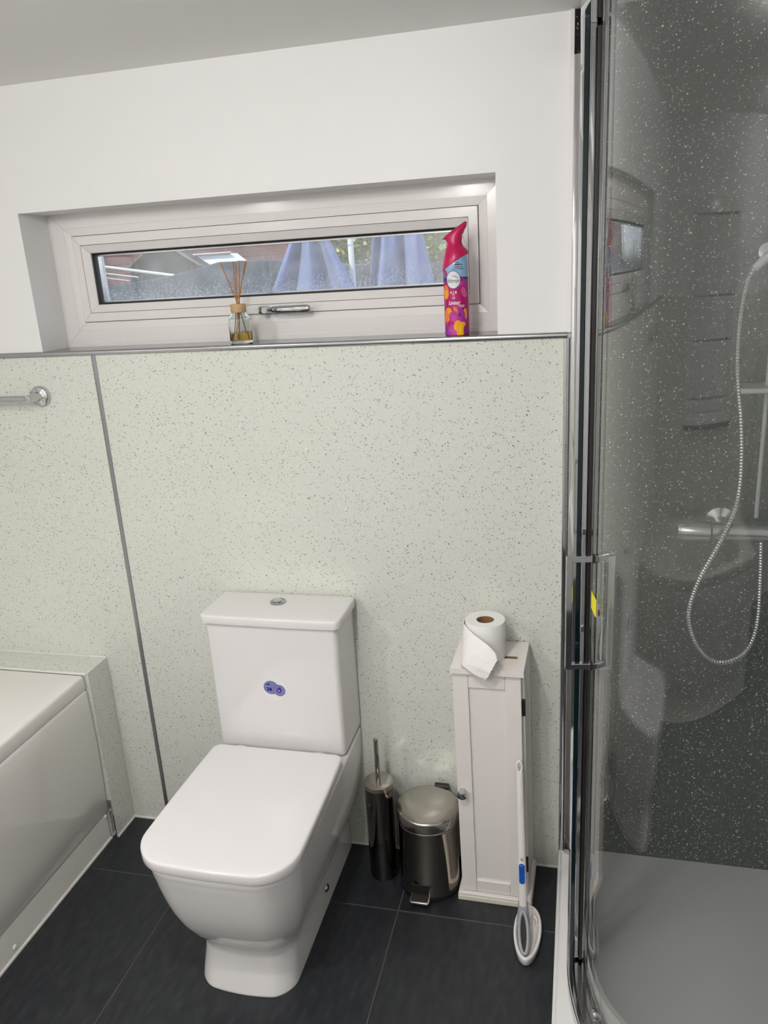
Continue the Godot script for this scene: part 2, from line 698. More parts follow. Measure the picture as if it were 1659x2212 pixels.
func room() -> void:
	var zb := -0.004
	var wall := struct("wall_back", boxes([
		[Vector3(XL - 0.12, -0.05, -0.25), Vector3(XR + 0.12, 1.462, zb)],
		[Vector3(XL - 0.12, WY1, -0.25), Vector3(XR + 0.12, HT, zb)],
		[Vector3(XL - 0.12, 1.462, -0.25), Vector3(WX0, WY1, zb)],
		[Vector3(WX1, 1.462, -0.25), Vector3(XR + 0.12, WY1, zb)]]), M.wall_paint, "white painted wall above the speckled panels, with a slot window", "wall")
	part("wall_panel", box_between(Vector3(XL, 0, zb), Vector3(-1.2425, TRIM_B, 0), 0.0008), M.speckled, wall)
	part("wall_panel", box_between(Vector3(-1.2340, 0, zb), Vector3(-0.030, TRIM_B, 0), 0.0008), M.speckled, wall)
	var bp := part("shower_panel", box_between(Vector3(-0.0195, 0.05, zb), Vector3(XR, HT, 0), 0.0008), M.black_sparkle, wall)
	bp.set_meta("label", "black sparkle shower panel")
	var wl := struct("wall_left", boxes([[Vector3(XL - 0.12, -0.05, zb), Vector3(XL, HT, ZF + 0.12)]]), M.wall_paint, "white and speckled side wall beside the bath", "wall")
	part("wall_panel", box_between(Vector3(XL, 0.5, 0.0), Vector3(XL + 0.006, TRIM_B, 0.62)), M.speckled, wl)
	part("wall_panel", box_between(Vector3(XL, 0.5, 0.625), Vector3(XL + 0.006, 0.94, 1.47)), M.speckled, wl)
	part("wall_panel", box_between(Vector3(XL, 0.0, 1.475), Vector3(XL + 0.006, TRIM_B, ZF)), M.speckled, wl)
	struct("wall_right", boxes([[Vector3(XR, -0.05, zb), Vector3(XR + 0.12, HT, ZF + 0.12)]]), M.wall_paint, "white painted wall behind the shower's far side", "wall")
	var wr := get_node("wall_right")
	part("shower_panel", box_between(Vector3(XR - 0.006, 0.05, 0.0), Vector3(XR, HT, 0.93)), M.black_sparkle, wr)
	struct("wall_front", boxes([[Vector3(XL, -0.05, ZF), Vector3(XR, HT, ZF + 0.12)]]), M.wall_paint, "white painted wall behind the camera", "wall")
	struct("ceiling", boxes([[Vector3(XL - 0.12, HT, -0.25), Vector3(XR + 0.12, HT + 0.12, ZF + 0.12)]]), M.ceiling_paint, "plain matt white ceiling above the window wall", "ceiling")
	# trims
	var nose := PackedVector2Array([Vector2(-0.004, TRIM_B), Vector2(0.0035, TRIM_B), Vector2(0.0052, TRIM_B + 0.0015), Vector2(0.0058, TRIM_B + 0.005), Vector2(0.0056, SILL - 0.004), Vector2(0.004, SILL - 0.001), Vector2(0.001, SILL), Vector2(-0.004, SILL)])
	var rings := []
	for x in [XL, -0.0275]:
		var ring := PackedVector3Array()
		for p in nose:
			ring.append(Vector3(x, p.y, p.x))
		rings.append(ring)
	struct("trim_1", loft(rings), M.satin_chrome, "chrome edge strip running along the top of the speckled panels", "trim")
	struct("trim_2", prism(round_rect(-1.2447, -0.001, -1.2320, 0.0018, 0.0009, 2), 0.0, TRIM_B), M.strip, "grey metal joint strip between the two speckled panels", "trim")
	struct("trim_3", boxes([[Vector3(-1.36, 0, 0), Vector3(-0.036, 0.006, 0.005)]], 0.002), M.sealant, "white sealant bead where the speckled panel meets the floor", "trim")
	struct("trim_4", boxes([[Vector3(-0.0268, SILL, -0.003), Vector3(-0.0192, HT, 0.006)]], 0.001), M.white_plastic, "white vertical edge strip beside the black shower panel", "trim")
	struct("trim_5", prism(round_rect(-0.0345, -0.001, -0.0215, 0.007, 0.003, 4), 0.03, TRIM_B), M.chrome, "dark reflecting chrome strip at the shower end of the panel", "trim")

func floor_tiles() -> void:
	var fl := struct("floor", boxes([[Vector3(XL, -0.06, 0), Vector3(XR, -0.0010, ZF)]]), M.grout, "dark slate-look tiled floor with thin pale grout lines", "floor")
	var step := 0.622
	var gap := 0.0013
	var x := -0.444 - step * 3
	var r := RandomNumberGenerator.new()
	r.seed = 4
	while x < XR:
		var z := 0.231 - step
		while z < ZF:
			var a := Vector3(maxf(x + gap, XL), -0.012, maxf(z + gap, 0.0))
			var b := Vector3(minf(x + step - gap, XR), 0.0, minf(z + step - gap, ZF))
			if b.x - a.x > 0.01 and b.z - a.z > 0.01:
				part("tile", box_between(a, b, 0.0012), M["slate_%d" % (r.randi() % 3)], fl)
			z += step
		x += step

# rectangular frame: each profile point is (inset, z); corners mitred
func pic_frame(x0: float, y0: float, x1: float, y1: float, prof: Array) -> ArrayMesh:
	var tris := []
	var rings := []
	for c in [[x0, y0, 1, 1], [x1, y0, -1, 1], [x1, y1, -1, -1], [x0, y1, 1, -1]]:
		var ring := PackedVector3Array()
		for p in prof:
			ring.append(Vector3(c[0] + c[2] * p[0], c[1] + c[3] * p[0], p[1]))
		rings.append(ring)
	for i in 4:
		var a: PackedVector3Array = rings[i]
		var b: PackedVector3Array = rings[(i + 1) % 4]
		for j in prof.size():
			var k := (j + 1) % prof.size()
			quad(tris, a[j], a[k], b[k], b[j], FLAT)
	return finish(tris)

# the same frame as four mitred members with a hairline joint between them
func frame_members(called: String, x0: float, y0: float, x1: float, y1: float, prof: Array, m: Material, parent: Node) -> void:
	var cs := [[x0, y0, 1, 1], [x1, y0, -1, 1], [x1, y1, -1, -1], [x0, y1, 1, -1]]
	for i in 4:
		var rings := []
		for e in 2:
			var c = cs[(i + e) % 4]
			var o = cs[(i + 1 - e) % 4]
			var along := Vector3(o[0] - c[0], o[1] - c[1], 0).normalized() * 0.00028
			var ring := PackedVector3Array()
			for p in prof:
				ring.append(Vector3(c[0] + c[2] * p[0], c[1] + c[3] * p[0], p[1]) + along)
			rings.append(ring)
		var tris := loft_tris(rings, [], true, false, false, FLAT)
		part(called, finish(tris), m, parent)

func uv_quad(a: Vector3, b: Vector3, c: Vector3, d: Vector3) -> ArrayMesh:
	var arr := []
	arr.resize(Mesh.ARRAY_MAX)
	arr[Mesh.ARRAY_VERTEX] = PackedVector3Array([a, b, c, d])
	var n := (b - a).cross(d - a).normalized()
	arr[Mesh.ARRAY_NORMAL] = PackedVector3Array([n, n, n, n])
	arr[Mesh.ARRAY_TEX_UV] = PackedVector2Array([Vector2(0, 1), Vector2(1, 1), Vector2(1, 0), Vector2(0, 0)])
	arr[Mesh.ARRAY_INDEX] = PackedInt32Array([0, 2, 1, 0, 3, 2])
	var m := ArrayMesh.new()
	m.add_surface_from_arrays(Mesh.PRIMITIVE_TRIANGLES, arr)
	return m

func window_main() -> void:
	var w := Node3D.new()
	w.name = "window_1"
	add_child(w)
	w.set_meta("kind", "structure")
	tag(w, "long low white plastic window set in a deep reveal", "window")
	var ax0 := -1.3815
	var ax1 := -0.1815
	var ay0 := 1.4785
	var ay1 := 1.8125
	var z := -0.12
	frame_members("frame_member", ax0, ay0, ax1, ay1, [[-0.02, -0.2], [-0.02, z], [0.0330, z - 0.0005], [0.0334, z - 0.0016], [0.0340, z - 0.0016], [0.0344, z - 0.001], [0.0540, z - 0.003], [0.0546, z - 0.02], [0.0546, -0.2]], M.upvc, w)
	part("gap_seal", pic_frame(ax0, ay0, ax1, ay1, [[0.0525, -0.195], [0.0525, z - 0.012], [0.0568, z - 0.012], [0.0568, -0.195]]), M.upvc_dark_gap, w)
	var sash := part("sash", pic_frame(ax0, ay0, ax1, ay1, [[0.0600, -0.19], [0.0600, -0.170], [0.0990, -0.170], [0.0990, -0.19]]), M.upvc, w)
	frame_members("sash_member", ax0, ay0, ax1, ay1, [[0.0555, -0.17], [0.0555, z + 0.0005], [0.0570, z + 0.0020], [0.0785, z + 0.0020], [0.0788, z - 0.0005], [0.07935, z - 0.0040], [0.07935, -0.17]], M.upvc, sash)
	frame_members("glazing_bead", ax0, ay0, ax1, ay1, [[0.0796, -0.17], [0.0796, z - 0.0005], [0.0800, z + 0.0010], [0.0985, z - 0.009], [0.1010, z - 0.012], [0.1010, -0.17]], M.upvc, sash)
	part("gasket", pic_frame(ax0, ay0, ax1, ay1, [[0.1000, -0.16], [0.1000, z - 0.0105], [0.1036, z - 0.0120], [0.1048, z - 0.016], [0.1048, -0.16]]), M.rubber, sash)
	part("spacer", pic_frame(ax0, ay0, ax1, ay1, [[0.1005, -0.163], [0.1005, -0.147], [0.1085, -0.147], [0.1085, -0.163]]), M.satin_chrome, sash)
	part("pane", box_between(Vector3(ax0 + 0.1, ay0 + 0.1, -0.144), Vector3(ax1 - 0.1, ay1 - 0.1, -0.140), 0.0002), M.window_glass, sash)
	part("pane", box_between(Vector3(ax0 + 0.1, ay0 + 0.1, -0.168), Vector3(ax1 - 0.1, ay1 - 0.1, -0.164), 0.0002), M.window_glass, sash)
	var gz := -0.1695
	var dirt := part("limescale", uv_quad(Vector3(ax0 + 0.103, ay0 + 0.103, gz), Vector3(ax1 - 0.103, ay0 + 0.103, gz), Vector3(ax1 - 0.103, ay1 - 0.103, gz), Vector3(ax0 + 0.103, ay1 - 0.103, gz)), M.grime, sash)
	dirt.set_meta("kind", "stuff")
	part("bottom_packer", box_between(Vector3(WX0, SILL - 0.004, -0.2), Vector3(WX1, ay0 + 0.002, z + 0.001), 0.001), M.upvc, w)
	part("sill", box_between(Vector3(WX0, 1.4625, z - 0.01), Vector3(WX1, SILL - 0.0004, -0.002), 0.0006), M.sill_metal, w)
	# handle
	var h := part("handle", rbox(Vector3(0.034, 0.019, 0.012), 0.005, Vector3(-0.7925, 1.5440, z + 0.008)), M.chrome, w)
	var tr := []
	tr.append_array(shifted(lathe_tris([Vector2(0, -0.009), Vector2(0.0085, -0.009), Vector2(0.0085, 0.026), Vector2(0.0075, 0.028), Vector2(0, 0.028)], 24), Transform3D(Basis(Vector3.RIGHT, PI / 2), Vector3(-0.781, 1.5440, z + 0.012))))
	part("lock_button", finish(tr), M.satin_chrome, h)
	var arm := []
	for t in [0.0, 0.004, 0.012, 0.03, 0.09, 0.104, 0.110, 0.1125, 0.1135]:
		arm.append(Vector3(-0.7700 + t, 1.5445, z + 0.026 + 0.014 * minf(1.0, t / 0.03)))
	part("lever", tube(arm, [0.004, 0.0070, 0.0085, 0.0088, 0.0094, 0.0092, 0.0075, 0.0050, 0.0015], 20, 0.62, Vector3.UP), M.chrome, h)

func window_side() -> void:
	var w := Node3D.new()
	w.name = "window_2"
	add_child(w)
	w.set_meta("kind", "structure")
	tag(w, "white framed side window over the bath, seen only mirrored in the shower glass", "window")
	var fr := part("frame", boxes([
		[Vector3(XL, 0.95, 0.63), Vector3(XL + 0.03, 1.82, 0.69)], [Vector3(XL, 0.95, 1.41), Vector3(XL + 0.03, 1.82, 1.47)],
		[Vector3(XL, 1.76, 0.69), Vector3(XL + 0.03, 1.82, 1.41)], [Vector3(XL, 0.95, 0.69), Vector3(XL + 0.03, 1.0, 1.41)]], 0.003), M.upvc, w)
	part("backing", box_between(Vector3(XL, 0.99, 0.68), Vector3(XL + 0.004, 1.77, 1.42)), M.fabric, fr)
	part("sill", box_between(Vector3(XL, 0.935, 0.62), Vector3(XL + 0.045, 0.953, 1.48), 0.003), M.sill_metal, w)
	var b := thing("roman_blind", "lowered white roman blind over the bath, seen only mirrored in the shower glass", "blind", Vector3(XL + 0.012, 0, 1.05))
	for y in [[1.46, 1.75], [1.29, 1.452], [1.06, 1.282], [1.003, 1.052]]:
		part("fold", box_between(Vector3(0, y[0], -0.355), Vector3(0.012, y[1], 0.355), 0.004), M.fabric, b)

func door_end() -> void:
	var d := Node3D.new()
	d.name = "door_1"
	add_child(d)
	d.set_meta("kind", "structure")
	tag(d, "white panelled door behind the camera", "door")
	part("architrave", boxes([[Vector3(-0.99, 0, ZF - 0.02), Vector3(-0.92, 2.02, ZF)], [Vector3(-0.14, 0, ZF - 0.02), Vector3(-0.07, 2.02, ZF)], [Vector3(-0.92, 1.95, ZF - 0.02), Vector3(-0.14, 2.02, ZF)]], 0.004), M.door_paint, d)
	var lf := part("leaf", box_between(Vector3(-0.918, 0.006, ZF - 0.014), Vector3(-0.142, 1.948, ZF - 0.001), 0.002), M.door_paint, d)
	for r in [[-0.83, 1.02, -0.56, 1.85], [-0.5, 1.02, -0.23, 1.85], [-0.83, 0.15, -0.56, 0.85], [-0.5, 0.15, -0.23, 0.85]]:
		part("raised_panel", box_between(Vector3(r[0], r[1], ZF - 0.019), Vector3(r[2], r[3], ZF - 0.012), 0.004), M.door_paint, lf)
	part("handle", tube([Vector3(-0.2, 0.98, ZF - 0.014), Vector3(-0.2, 0.98, ZF - 0.055), Vector3(-0.21, 0.98, ZF - 0.06), Vector3(-0.30, 0.98, ZF - 0.06)], [0.009], 12), M.chrome, lf)

# ------------------------------------------------------------------ toilet
# plan outline seen from above: straight back, sides, rounded front corners and a gently bowed front
func bowl_outline(cx: float, hb: float, hf: float, zb: float, zf: float, rb: float, rf: float, bow: float) -> PackedVector2Array:
	var half := []
	var zs := zf - bow - rf
	for i in 5:
		var a := PI / 2 * i / 4
		half.append(Vector2(-hb + rb * (1 - sin(a)), zb + rb * (1 - cos(a))))
	for i in range(1, 7):
		var t := i / 7.0
		half.append(Vector2(-lerpf(hb, hf, sin(t * PI / 2)), lerpf(zb + rb, zs, t)))
	for i in 13:
		var a := PI / 2 * i / 12
		half.append(Vector2(-hf + rf * (1 - cos(a)), zs + rf * sin(a)))
	for i in range(1, 6):
		half.append(Vector2(lerpf(-hf + rf, 0.0, i / 6.0), zs + rf))
	for i in half.size():
		var p: Vector2 = half[i]
		if p.y > zs:
			half[i] = Vector2(p.x, p.y + bow * (1 - pow(p.x / hf, 2.0)) * (p.y - zs) / rf)
	var o := PackedVector2Array()
	for p in half:
		o.append(Vector2(cx + p.x, p.y))
	o.append(Vector2(cx, zs + rf + bow))
	for i in range(half.size() - 1, -1, -1):
		o.append(Vector2(cx - half[i].x, half[i].y))
	return o

# the outline drawn in by a share of its own size: for tops that are nearly flat
func shrunk(o: PackedVector2Array, k: float, c: Vector2) -> PackedVector2Array:
	var out := PackedVector2Array()
	for p in o:
		out.append(c + (p - c) * k)
	return out

func ring_at(o: PackedVector2Array, y: float) -> PackedVector3Array:
	var r := PackedVector3Array()
	for p in o:
		r.append(Vector3(p.x, y, p.y))
	return r

func toilet() -> void:
	var t := thing("toilet", "white close-coupled toilet with square closed lid between bath and bins", "toilet", Vector3(-0.756, 0, 0))
	# pan: y, half width at the back, at the front, front z, corner radius
	var lv := [
		[0.000, 0.123, 0.122, 0.546, 0.050], [0.006, 0.123, 0.122, 0.546, 0.050], [0.050, 0.121, 0.119, 0.532, 0.050], [0.090, 0.122, 0.1170, 0.523, 0.050],
		[0.106, 0.1245, 0.1187, 0.5242, 0.052], [0.120, 0.1305, 0.1222, 0.5292, 0.056], [0.138, 0.138, 0.1300, 0.5405, 0.062], [0.164, 0.1475, 0.1415, 0.5575, 0.068], [0.204, 0.158, 0.1540, 0.5785, 0.073],
		[0.250, 0.1665, 0.1640, 0.596, 0.077], [0.300, 0.172, 0.1720, 0.609, 0.080], [0.350, 0.1755, 0.1780, 0.619, 0.082], [0.388, 0.177, 0.1815, 0.626, 0.082], [0.398, 0.1772, 0.182, 0.627, 0.082], [0.4025, 0.1762, 0.1810, 0.626, 0.081], [0.4045, 0.1735, 0.1785, 0.623, 0.079]]
	var rings := []
	for i in lv.size() - 1:
		var per := 4 if i > 1 else 2
		for k in per:
			var f := float(k) / per
			var v := []
			for c in 5:
				v.append(lerpf(lv[i][c], lv[i + 1][c], f) if c == 0 else cubic_interpolate(lv[i][c], lv[i + 1][c], lv[maxi(i - 1, 0)][c], lv[mini(i + 2, lv.size() - 1)][c], f))
			rings.append(ring_at(bowl_outline(0, v[1], v[2], 0.003, v[3], 0.012, v[4], 0.016), v[0]))
	var l: Array = lv[-1]
	rings.append(ring_at(bowl_outline(0, l[1], l[2], 0.003, l[3], 0.012, l[4], 0.016), l[0]))
	var pan := part("pan", loft(rings), M.ceramic, t)
	# gentle step on the flank where the bowl overhangs the pedestal is in the section; bolt cover
	part("bolt_cover", lathe([Vector2(0.0, 0.006), Vector2(0.006, 0.0055), Vector2(0.010, 0.003), Vector2(0.0115, 0.0)], 24), M.chrome, pan, Vector3(0.1215, 0.056, 0.244), Vector3(0, 0, -PI / 2))
	# seat under the lid, then the lid with its wrapped-over edge
	var seat := []
	for y in [0.4040, 0.4125]:
		seat.append(ring_at(bowl_outline(0, 0.170, 0.175, 0.19, 0.617, 0.02, 0.076, 0.014), y))
	part("seat", loft(seat), M.seat_plastic, t)
	var lid := []
	for e in [[0.4095, 0.003], [0.4102, 0.001], [0.4120, 0.0], [0.4300, 0.0], [0.4328, 0.0008], [0.4348, 0.0026], [0.4358, 0.0055], [0.4363, 0.0120]]:
		lid.append(ring_at(inset(bowl_outline(0, 0.1805, 0.1885, 0.185, 0.634, 0.022, 0.083, 0.012), e[1]), e[0]))
	var last := inset(bowl_outline(0, 0.1805, 0.1885, 0.185, 0.634, 0.022, 0.083, 0.012), 0.0120)
	for e in [[0.93, 0.4367], [0.7, 0.4372], [0.4, 0.4376], [0.02, 0.4378]]:
		lid.append(ring_at(shrunk(last, e[0], Vector2(0, 0.41)), e[1]))
	part("lid", loft(lid), M.seat_plastic, t)
	for s in [-1, 1]:
		part("hinge", rbox(Vector3(0.03, 0.018, 0.016), 0.006, Vector3(s * 0.11, 0.418, 0.178)), M.seat_plastic, t)
	# cistern
	var body := []
	for e in [[0.409, 0.010], [0.410, 0.007], [0.413, 0.003], [0.418, 0.0007], [0.424, 0.0], [0.60, -0.001], [0.770, -0.002], [0.7765, -0.002]]:
		body.append(ring_at(inset(bowl_outline(0, 0.177, 0.177, 0.008, 0.162, 0.004, 0.012, 0.003), e[1]), e[0]))
	var c := part("cistern", loft(body), M.ceramic, t)
	var top := []
	for e in [[0.7775, 0.004], [0.7790, 0.001], [0.7815, 0.0], [0.7975, 0.0], [0.8002, 0.0008], [0.8020, 0.0026], [0.8028, 0.0055], [0.8031, 0.0115]]:
		top.append(ring_at(inset(bowl_outline(0, 0.1895, 0.1895, 0.007, 0.172, 0.014, 0.017, 0.003), e[1]), e[0]))
	for e in [[0.8, 0.8034], [0.3, 0.8036]]:
		top.append(ring_at(shrunk(inset(bowl_outline(0, 0.1895, 0.1895, 0.007, 0.172, 0.014, 0.017, 0.003), 0.0115), e[0], Vector2(0, 0.09)), e[1]))
	part("cistern_lid", loft(top), M.ceramic, t)
	var btn := part("flush_button", lathe([Vector2(0.0215, 0.0), Vector2(0.0215, 0.0035), Vector2(0.0195, 0.0050), Vector2(0.0165, 0.0054), Vector2(0.016, 0.0042), Vector2(0.0, 0.0042)], 40), M.satin_chrome, t, Vector3(-0.006, 0.8032, 0.069))
	part("half_flush", lathe([Vector2(0.0125, 0.0), Vector2(0.0125, 0.0064), Vector2(0.0115, 0.0070), Vector2(0.0, 0.0074)], 32), M.chrome, btn, Vector3(-0.002, 0, 0.001))
	# flush-volume sticker on the cistern
	var zz := 0.1632
	var stick := part("sticker", slab_xy(circle(0.0335, 40, Vector2(0.0, 0.600)), zz, zz + 0.0002), M.sticker_clear, t)
	stick.set_meta("label", "clear round sticker with lilac flush symbols")
	var ring_big := circle(0.0190, 40, Vector2(-0.0105, 0.6035), 1.04, 0.98)
	var ring_small := circle(0.0158, 36, Vector2(0.0120, 0.5965))
	part("symbol_rim", slab_xy(circle(0.0198, 40, Vector2(-0.0105, 0.6035), 1.04, 0.98), zz + 0.0002, zz + 0.00035), M.navy_ink, stick)
	part("symbol_disc", slab_xy(ring_big, zz + 0.0003, zz + 0.0005), M.sticker_lilac, stick)
	part("symbol_rim", slab_xy(circle(0.0165, 36, Vector2(0.0120, 0.5965)), zz + 0.0004, zz + 0.00055), M.navy_ink, stick)
	part("symbol_disc", slab_xy(ring_small, zz + 0.0005, zz + 0.0007), M.sticker_lilac, stick)
	for d in [[-0.0185, 0.6075, 0.0063], [-0.0125, 0.5975, 0.0043], [-0.0195, 0.5965, 0.0029], [0.0115, 0.5965, 0.0068]]:
		var dp := PackedVector2Array()
		for i in 25:
			var a := TAU * (0.12 + 0.76 * i / 24.0) + PI / 2 - 0.35
			dp.append(Vector2(d[0], d[1]) + Vector2(cos(a), sin(a)) * d[2])
		dp.append(Vector2(d[0], d[1]) + Vector2(cos(PI / 2 - 0.35), sin(PI / 2 - 0.35)) * d[2] * 1.55)
		part("drop", slab_xy(dp, zz + 0.0006, zz + 0.0009), M.sticker_ink, stick)
	lettering("volume_text", "4.5L", 0.0048, Vector3(-0.0186, 0.6072, zz + 0.00095), M.white_ink, stick)
	lettering("volume_text", "3L", 0.0052, Vector3(0.0114, 0.5960, zz + 0.00095), M.white_ink, stick)

func font(called: String, italic := false, weight := 400) -> SystemFont:
	var f := SystemFont.new()
	f.font_names = PackedStringArray([called])
	f.font_italic = italic
	f.font_weight = weight
	return f

func text_mesh(text: String, height: float, depth := 0.0002, fnt: Font = null) -> TextMesh:
	var tm := TextMesh.new()
	tm.text = text
	tm.font = fnt if fnt else font("Droid Sans")
	tm.font_size = 32
	tm.pixel_size = height / 23.0
	tm.depth = depth
	tm.curve_step = 1.0
	return tm

func lettering(called: String, text: String, height: float, at: Vector3, m: Material, parent: Node) -> MeshInstance3D:
	return part(called, text_mesh(text, height), m, parent, at)

# letters bent round an upright cylinder of radius r, centred on the angle phi (0 faces +z), slanted by skew
func bent_lettering(called: String, text: String, height: float, r: float, y: float, phi: float, m: Material, parent: Node, skew := 0.0, stretch := 1.0, fnt: Font = null) -> void:
	var tm := text_mesh(text, height, 0.0003, fnt)
	var arr := tm.get_mesh_arrays()
	var v: PackedVector3Array = arr[Mesh.ARRAY_VERTEX]
	var idx = arr[Mesh.ARRAY_INDEX]
	var tris := []
	var pts := []
	for p in v:
		var x := (p.x + p.y * skew) * stretch
		var a := phi + x / r
		var rr := r + 0.0002 + p.z
		pts.append(Vector3(sin(a) * rr, y + p.y, cos(a) * rr))
	var count: int = idx.size() if idx != null and idx.size() else v.size()
	for i in range(0, count, 3):
		var q := []
		for k in 3:
			q.append(pts[idx[i + k]] if idx != null and idx.size() else pts[i + k])
		tris.append([q[0], q[1], q[2], FLAT])
	if tris.size():
		part(called, finish(tris), m, parent)

# ------------------------------------------------------------------ bath
func bath() -> void:
	var xr := -1.370
	var t := thing("bathtub", "white bath with a thick rolled rim in the left corner", "bathtub", Vector3(-1.735, 0, 0.95))
	var x0 := XL + 0.008 + 1.735
	var x1 := xr + 1.735
	var z0 := 0.1015 - 0.95
	var z1 := 0.85
	var rings := []
	for e in [[0.519, 0.010, 0.002], [0.519, 0.001, 0.005], [0.521, 0.0, 0.006], [0.552, 0.0, 0.008], [0.5580, 0.0012, 0.009], [0.5612, 0.0045, 0.011], [0.5630, 0.011, 0.014]]:
		rings.append(ring3(round_rect(x0 + e[1], z0 + e[1], x1 - e[1], z1 - e[1], e[2], 6), e[0]))
	for e in [[0.5632, 0.055, 0.10], [0.5620, 0.062, 0.11], [0.555, 0.069, 0.12], [0.40, 0.095, 0.13], [0.20, 0.13, 0.15], [0.155, 0.16, 0.16], [0.145, 0.22, 0.14]]:
		rings.append(ring3(round_rect(x0 + e[1], z0 + 0.30 + e[1] * 1.5, x1 - e[1], z1 - 0.08 - e[1] * 1.5, e[2], 6), e[0]))
	part("tub", finish(loft_tris(rings, [], true, false, true)), M.acrylic, t)
	var bt := thing("bath_panel", "glossy white bath side panel with a separate plinth board below", "bath panel", Vector3(-1.374, 0, 0.95))
	var prof := [[0.098, -0.003], [0.104, 0.0], [0.20, 0.005], [0.33, 0.008], [0.45, 0.007], [0.505, 0.005], [0.5175, 0.0]]
	var pr := []
	for z in [0.102 - 0.95, 0.108 - 0.95, 0.85]:
		var ring := PackedVector3Array()
		for p in prof:
			ring.append(Vector3(p[1] - (0.003 if z < -0.845 else 0.0), p[0], z))
		for i in range(prof.size() - 1, -1, -1):
			ring.append(Vector3(-0.02, prof[i][0], z))
		pr.append(ring)
	part("panel", loft(pr), M.acrylic, bt)
	part("plinth", box_between(Vector3(-0.02, 0.003, 0.106 - 0.95), Vector3(-0.0050, 0.0975, 0.85), 0.002), M.acrylic, bt)
	part("floor_seal", boxes([[Vector3(-0.012, 0, 0.104 - 0.95), Vector3(-0.001, 0.007, 0.85)]], 0.003), M.sealant, bt)
	for p in [[0.086, 0.116], [0.027, 0.546]]:
		part("screw_cap", lathe([Vector2(0, 0.005), Vector2(0.005, 0.004), Vector2(0.0075, 0.0)], 20), M.acrylic, bt, Vector3(-0.0045, p[0], p[1] - 0.95), Vector3(0, 0, -PI / 2))
	var lg := thing("boxed_ledge", "speckled boxed-in ledge closing the end of the bath", "ledge", Vector3(-1.73, 0, 0))
	var lx := -1.3600 + 1.73
	part("box_side", box_between(Vector3(XL + 1.73, 0.0, 0.001), Vector3(lx, 0.5605, 0.0985), 0.001), M.speckled, lg)
	part("top_panel", box_between(Vector3(XL + 1.73, 0.5605, 0.001), Vector3(lx, 0.5660, 0.1000), 0.001), M.speckled, lg)
	part("corner_trim", boxes([[Vector3(lx - 0.013, 0.004, 0.0985), Vector3(lx - 0.001, 0.135, 0.1030)]]), M.satin_chrome, lg)
	part("edge_seal", boxes([[Vector3(XL + 1.73, 0.562, 0.0995), Vector3(lx - 0.005, 0.5672, 0.1035)]], 0.001), M.sealant, lg)
	part("edge_seal", boxes([[Vector3(XL + 1.73, 0.566, 0.0), Vector3(lx, 0.5685, 0.0025)]], 0.001), M.sealant, lg)
	part("edge_seal", boxes([[Vector3(lx, 0.0, 0.0), Vector3(lx + 0.004, 0.006, 0.0985)]], 0.001), M.sealant, lg)

func ring3(o: PackedVector2Array, y: float) -> PackedVector3Array:
	return ring_at(o, y)

# ------------------------------------------------------------------ shower
const CX := 0.5045
const CZ := 0.40
# the enclosure's plan line at a distance inside (+) the fixed pane's centre plane x = 0.0045
func encl(d: float, z_start := 0.0, upto := 0.5 * PI, n := 36, tail := true) -> PackedVector2Array:
	var o := PackedVector2Array()
	var r := 0.5 - d
	o.append(Vector2(0.0045 + d, z_start))
	for i in n + 1:
		var a := upto * i / n
		o.append(Vector2(CX - cos(a) * r, CZ + sin(a) * r))
	if tail:
		o.append(Vector2(XR - 0.008, CZ + r))
	return o

func strip_between(d0: float, d1: float, z_start := 0.0, upto := 0.5 * PI, n := 36, tail := true) -> PackedVector2Array:
	var a := encl(d0, z_start, upto, n, tail)
	var b := encl(d1, z_start, upto, n, tail)
	b.reverse()
	a.append_array(b)
	return a

func arc_poly(d0: float, d1: float, a0: float, a1: float, n := 40) -> PackedVector2Array:
	var o := PackedVector2Array()
	for i in n + 1:
		var a := lerpf(a0, a1, float(i) / n)
		o.append(Vector2(CX - cos(a) * (0.5 - d0), CZ + sin(a) * (0.5 - d0)))
	for i in n + 1:
		var a := lerpf(a1, a0, float(i) / n)
		o.append(Vector2(CX - cos(a) * (0.5 - d1), CZ + sin(a) * (0.5 - d1)))
	return o

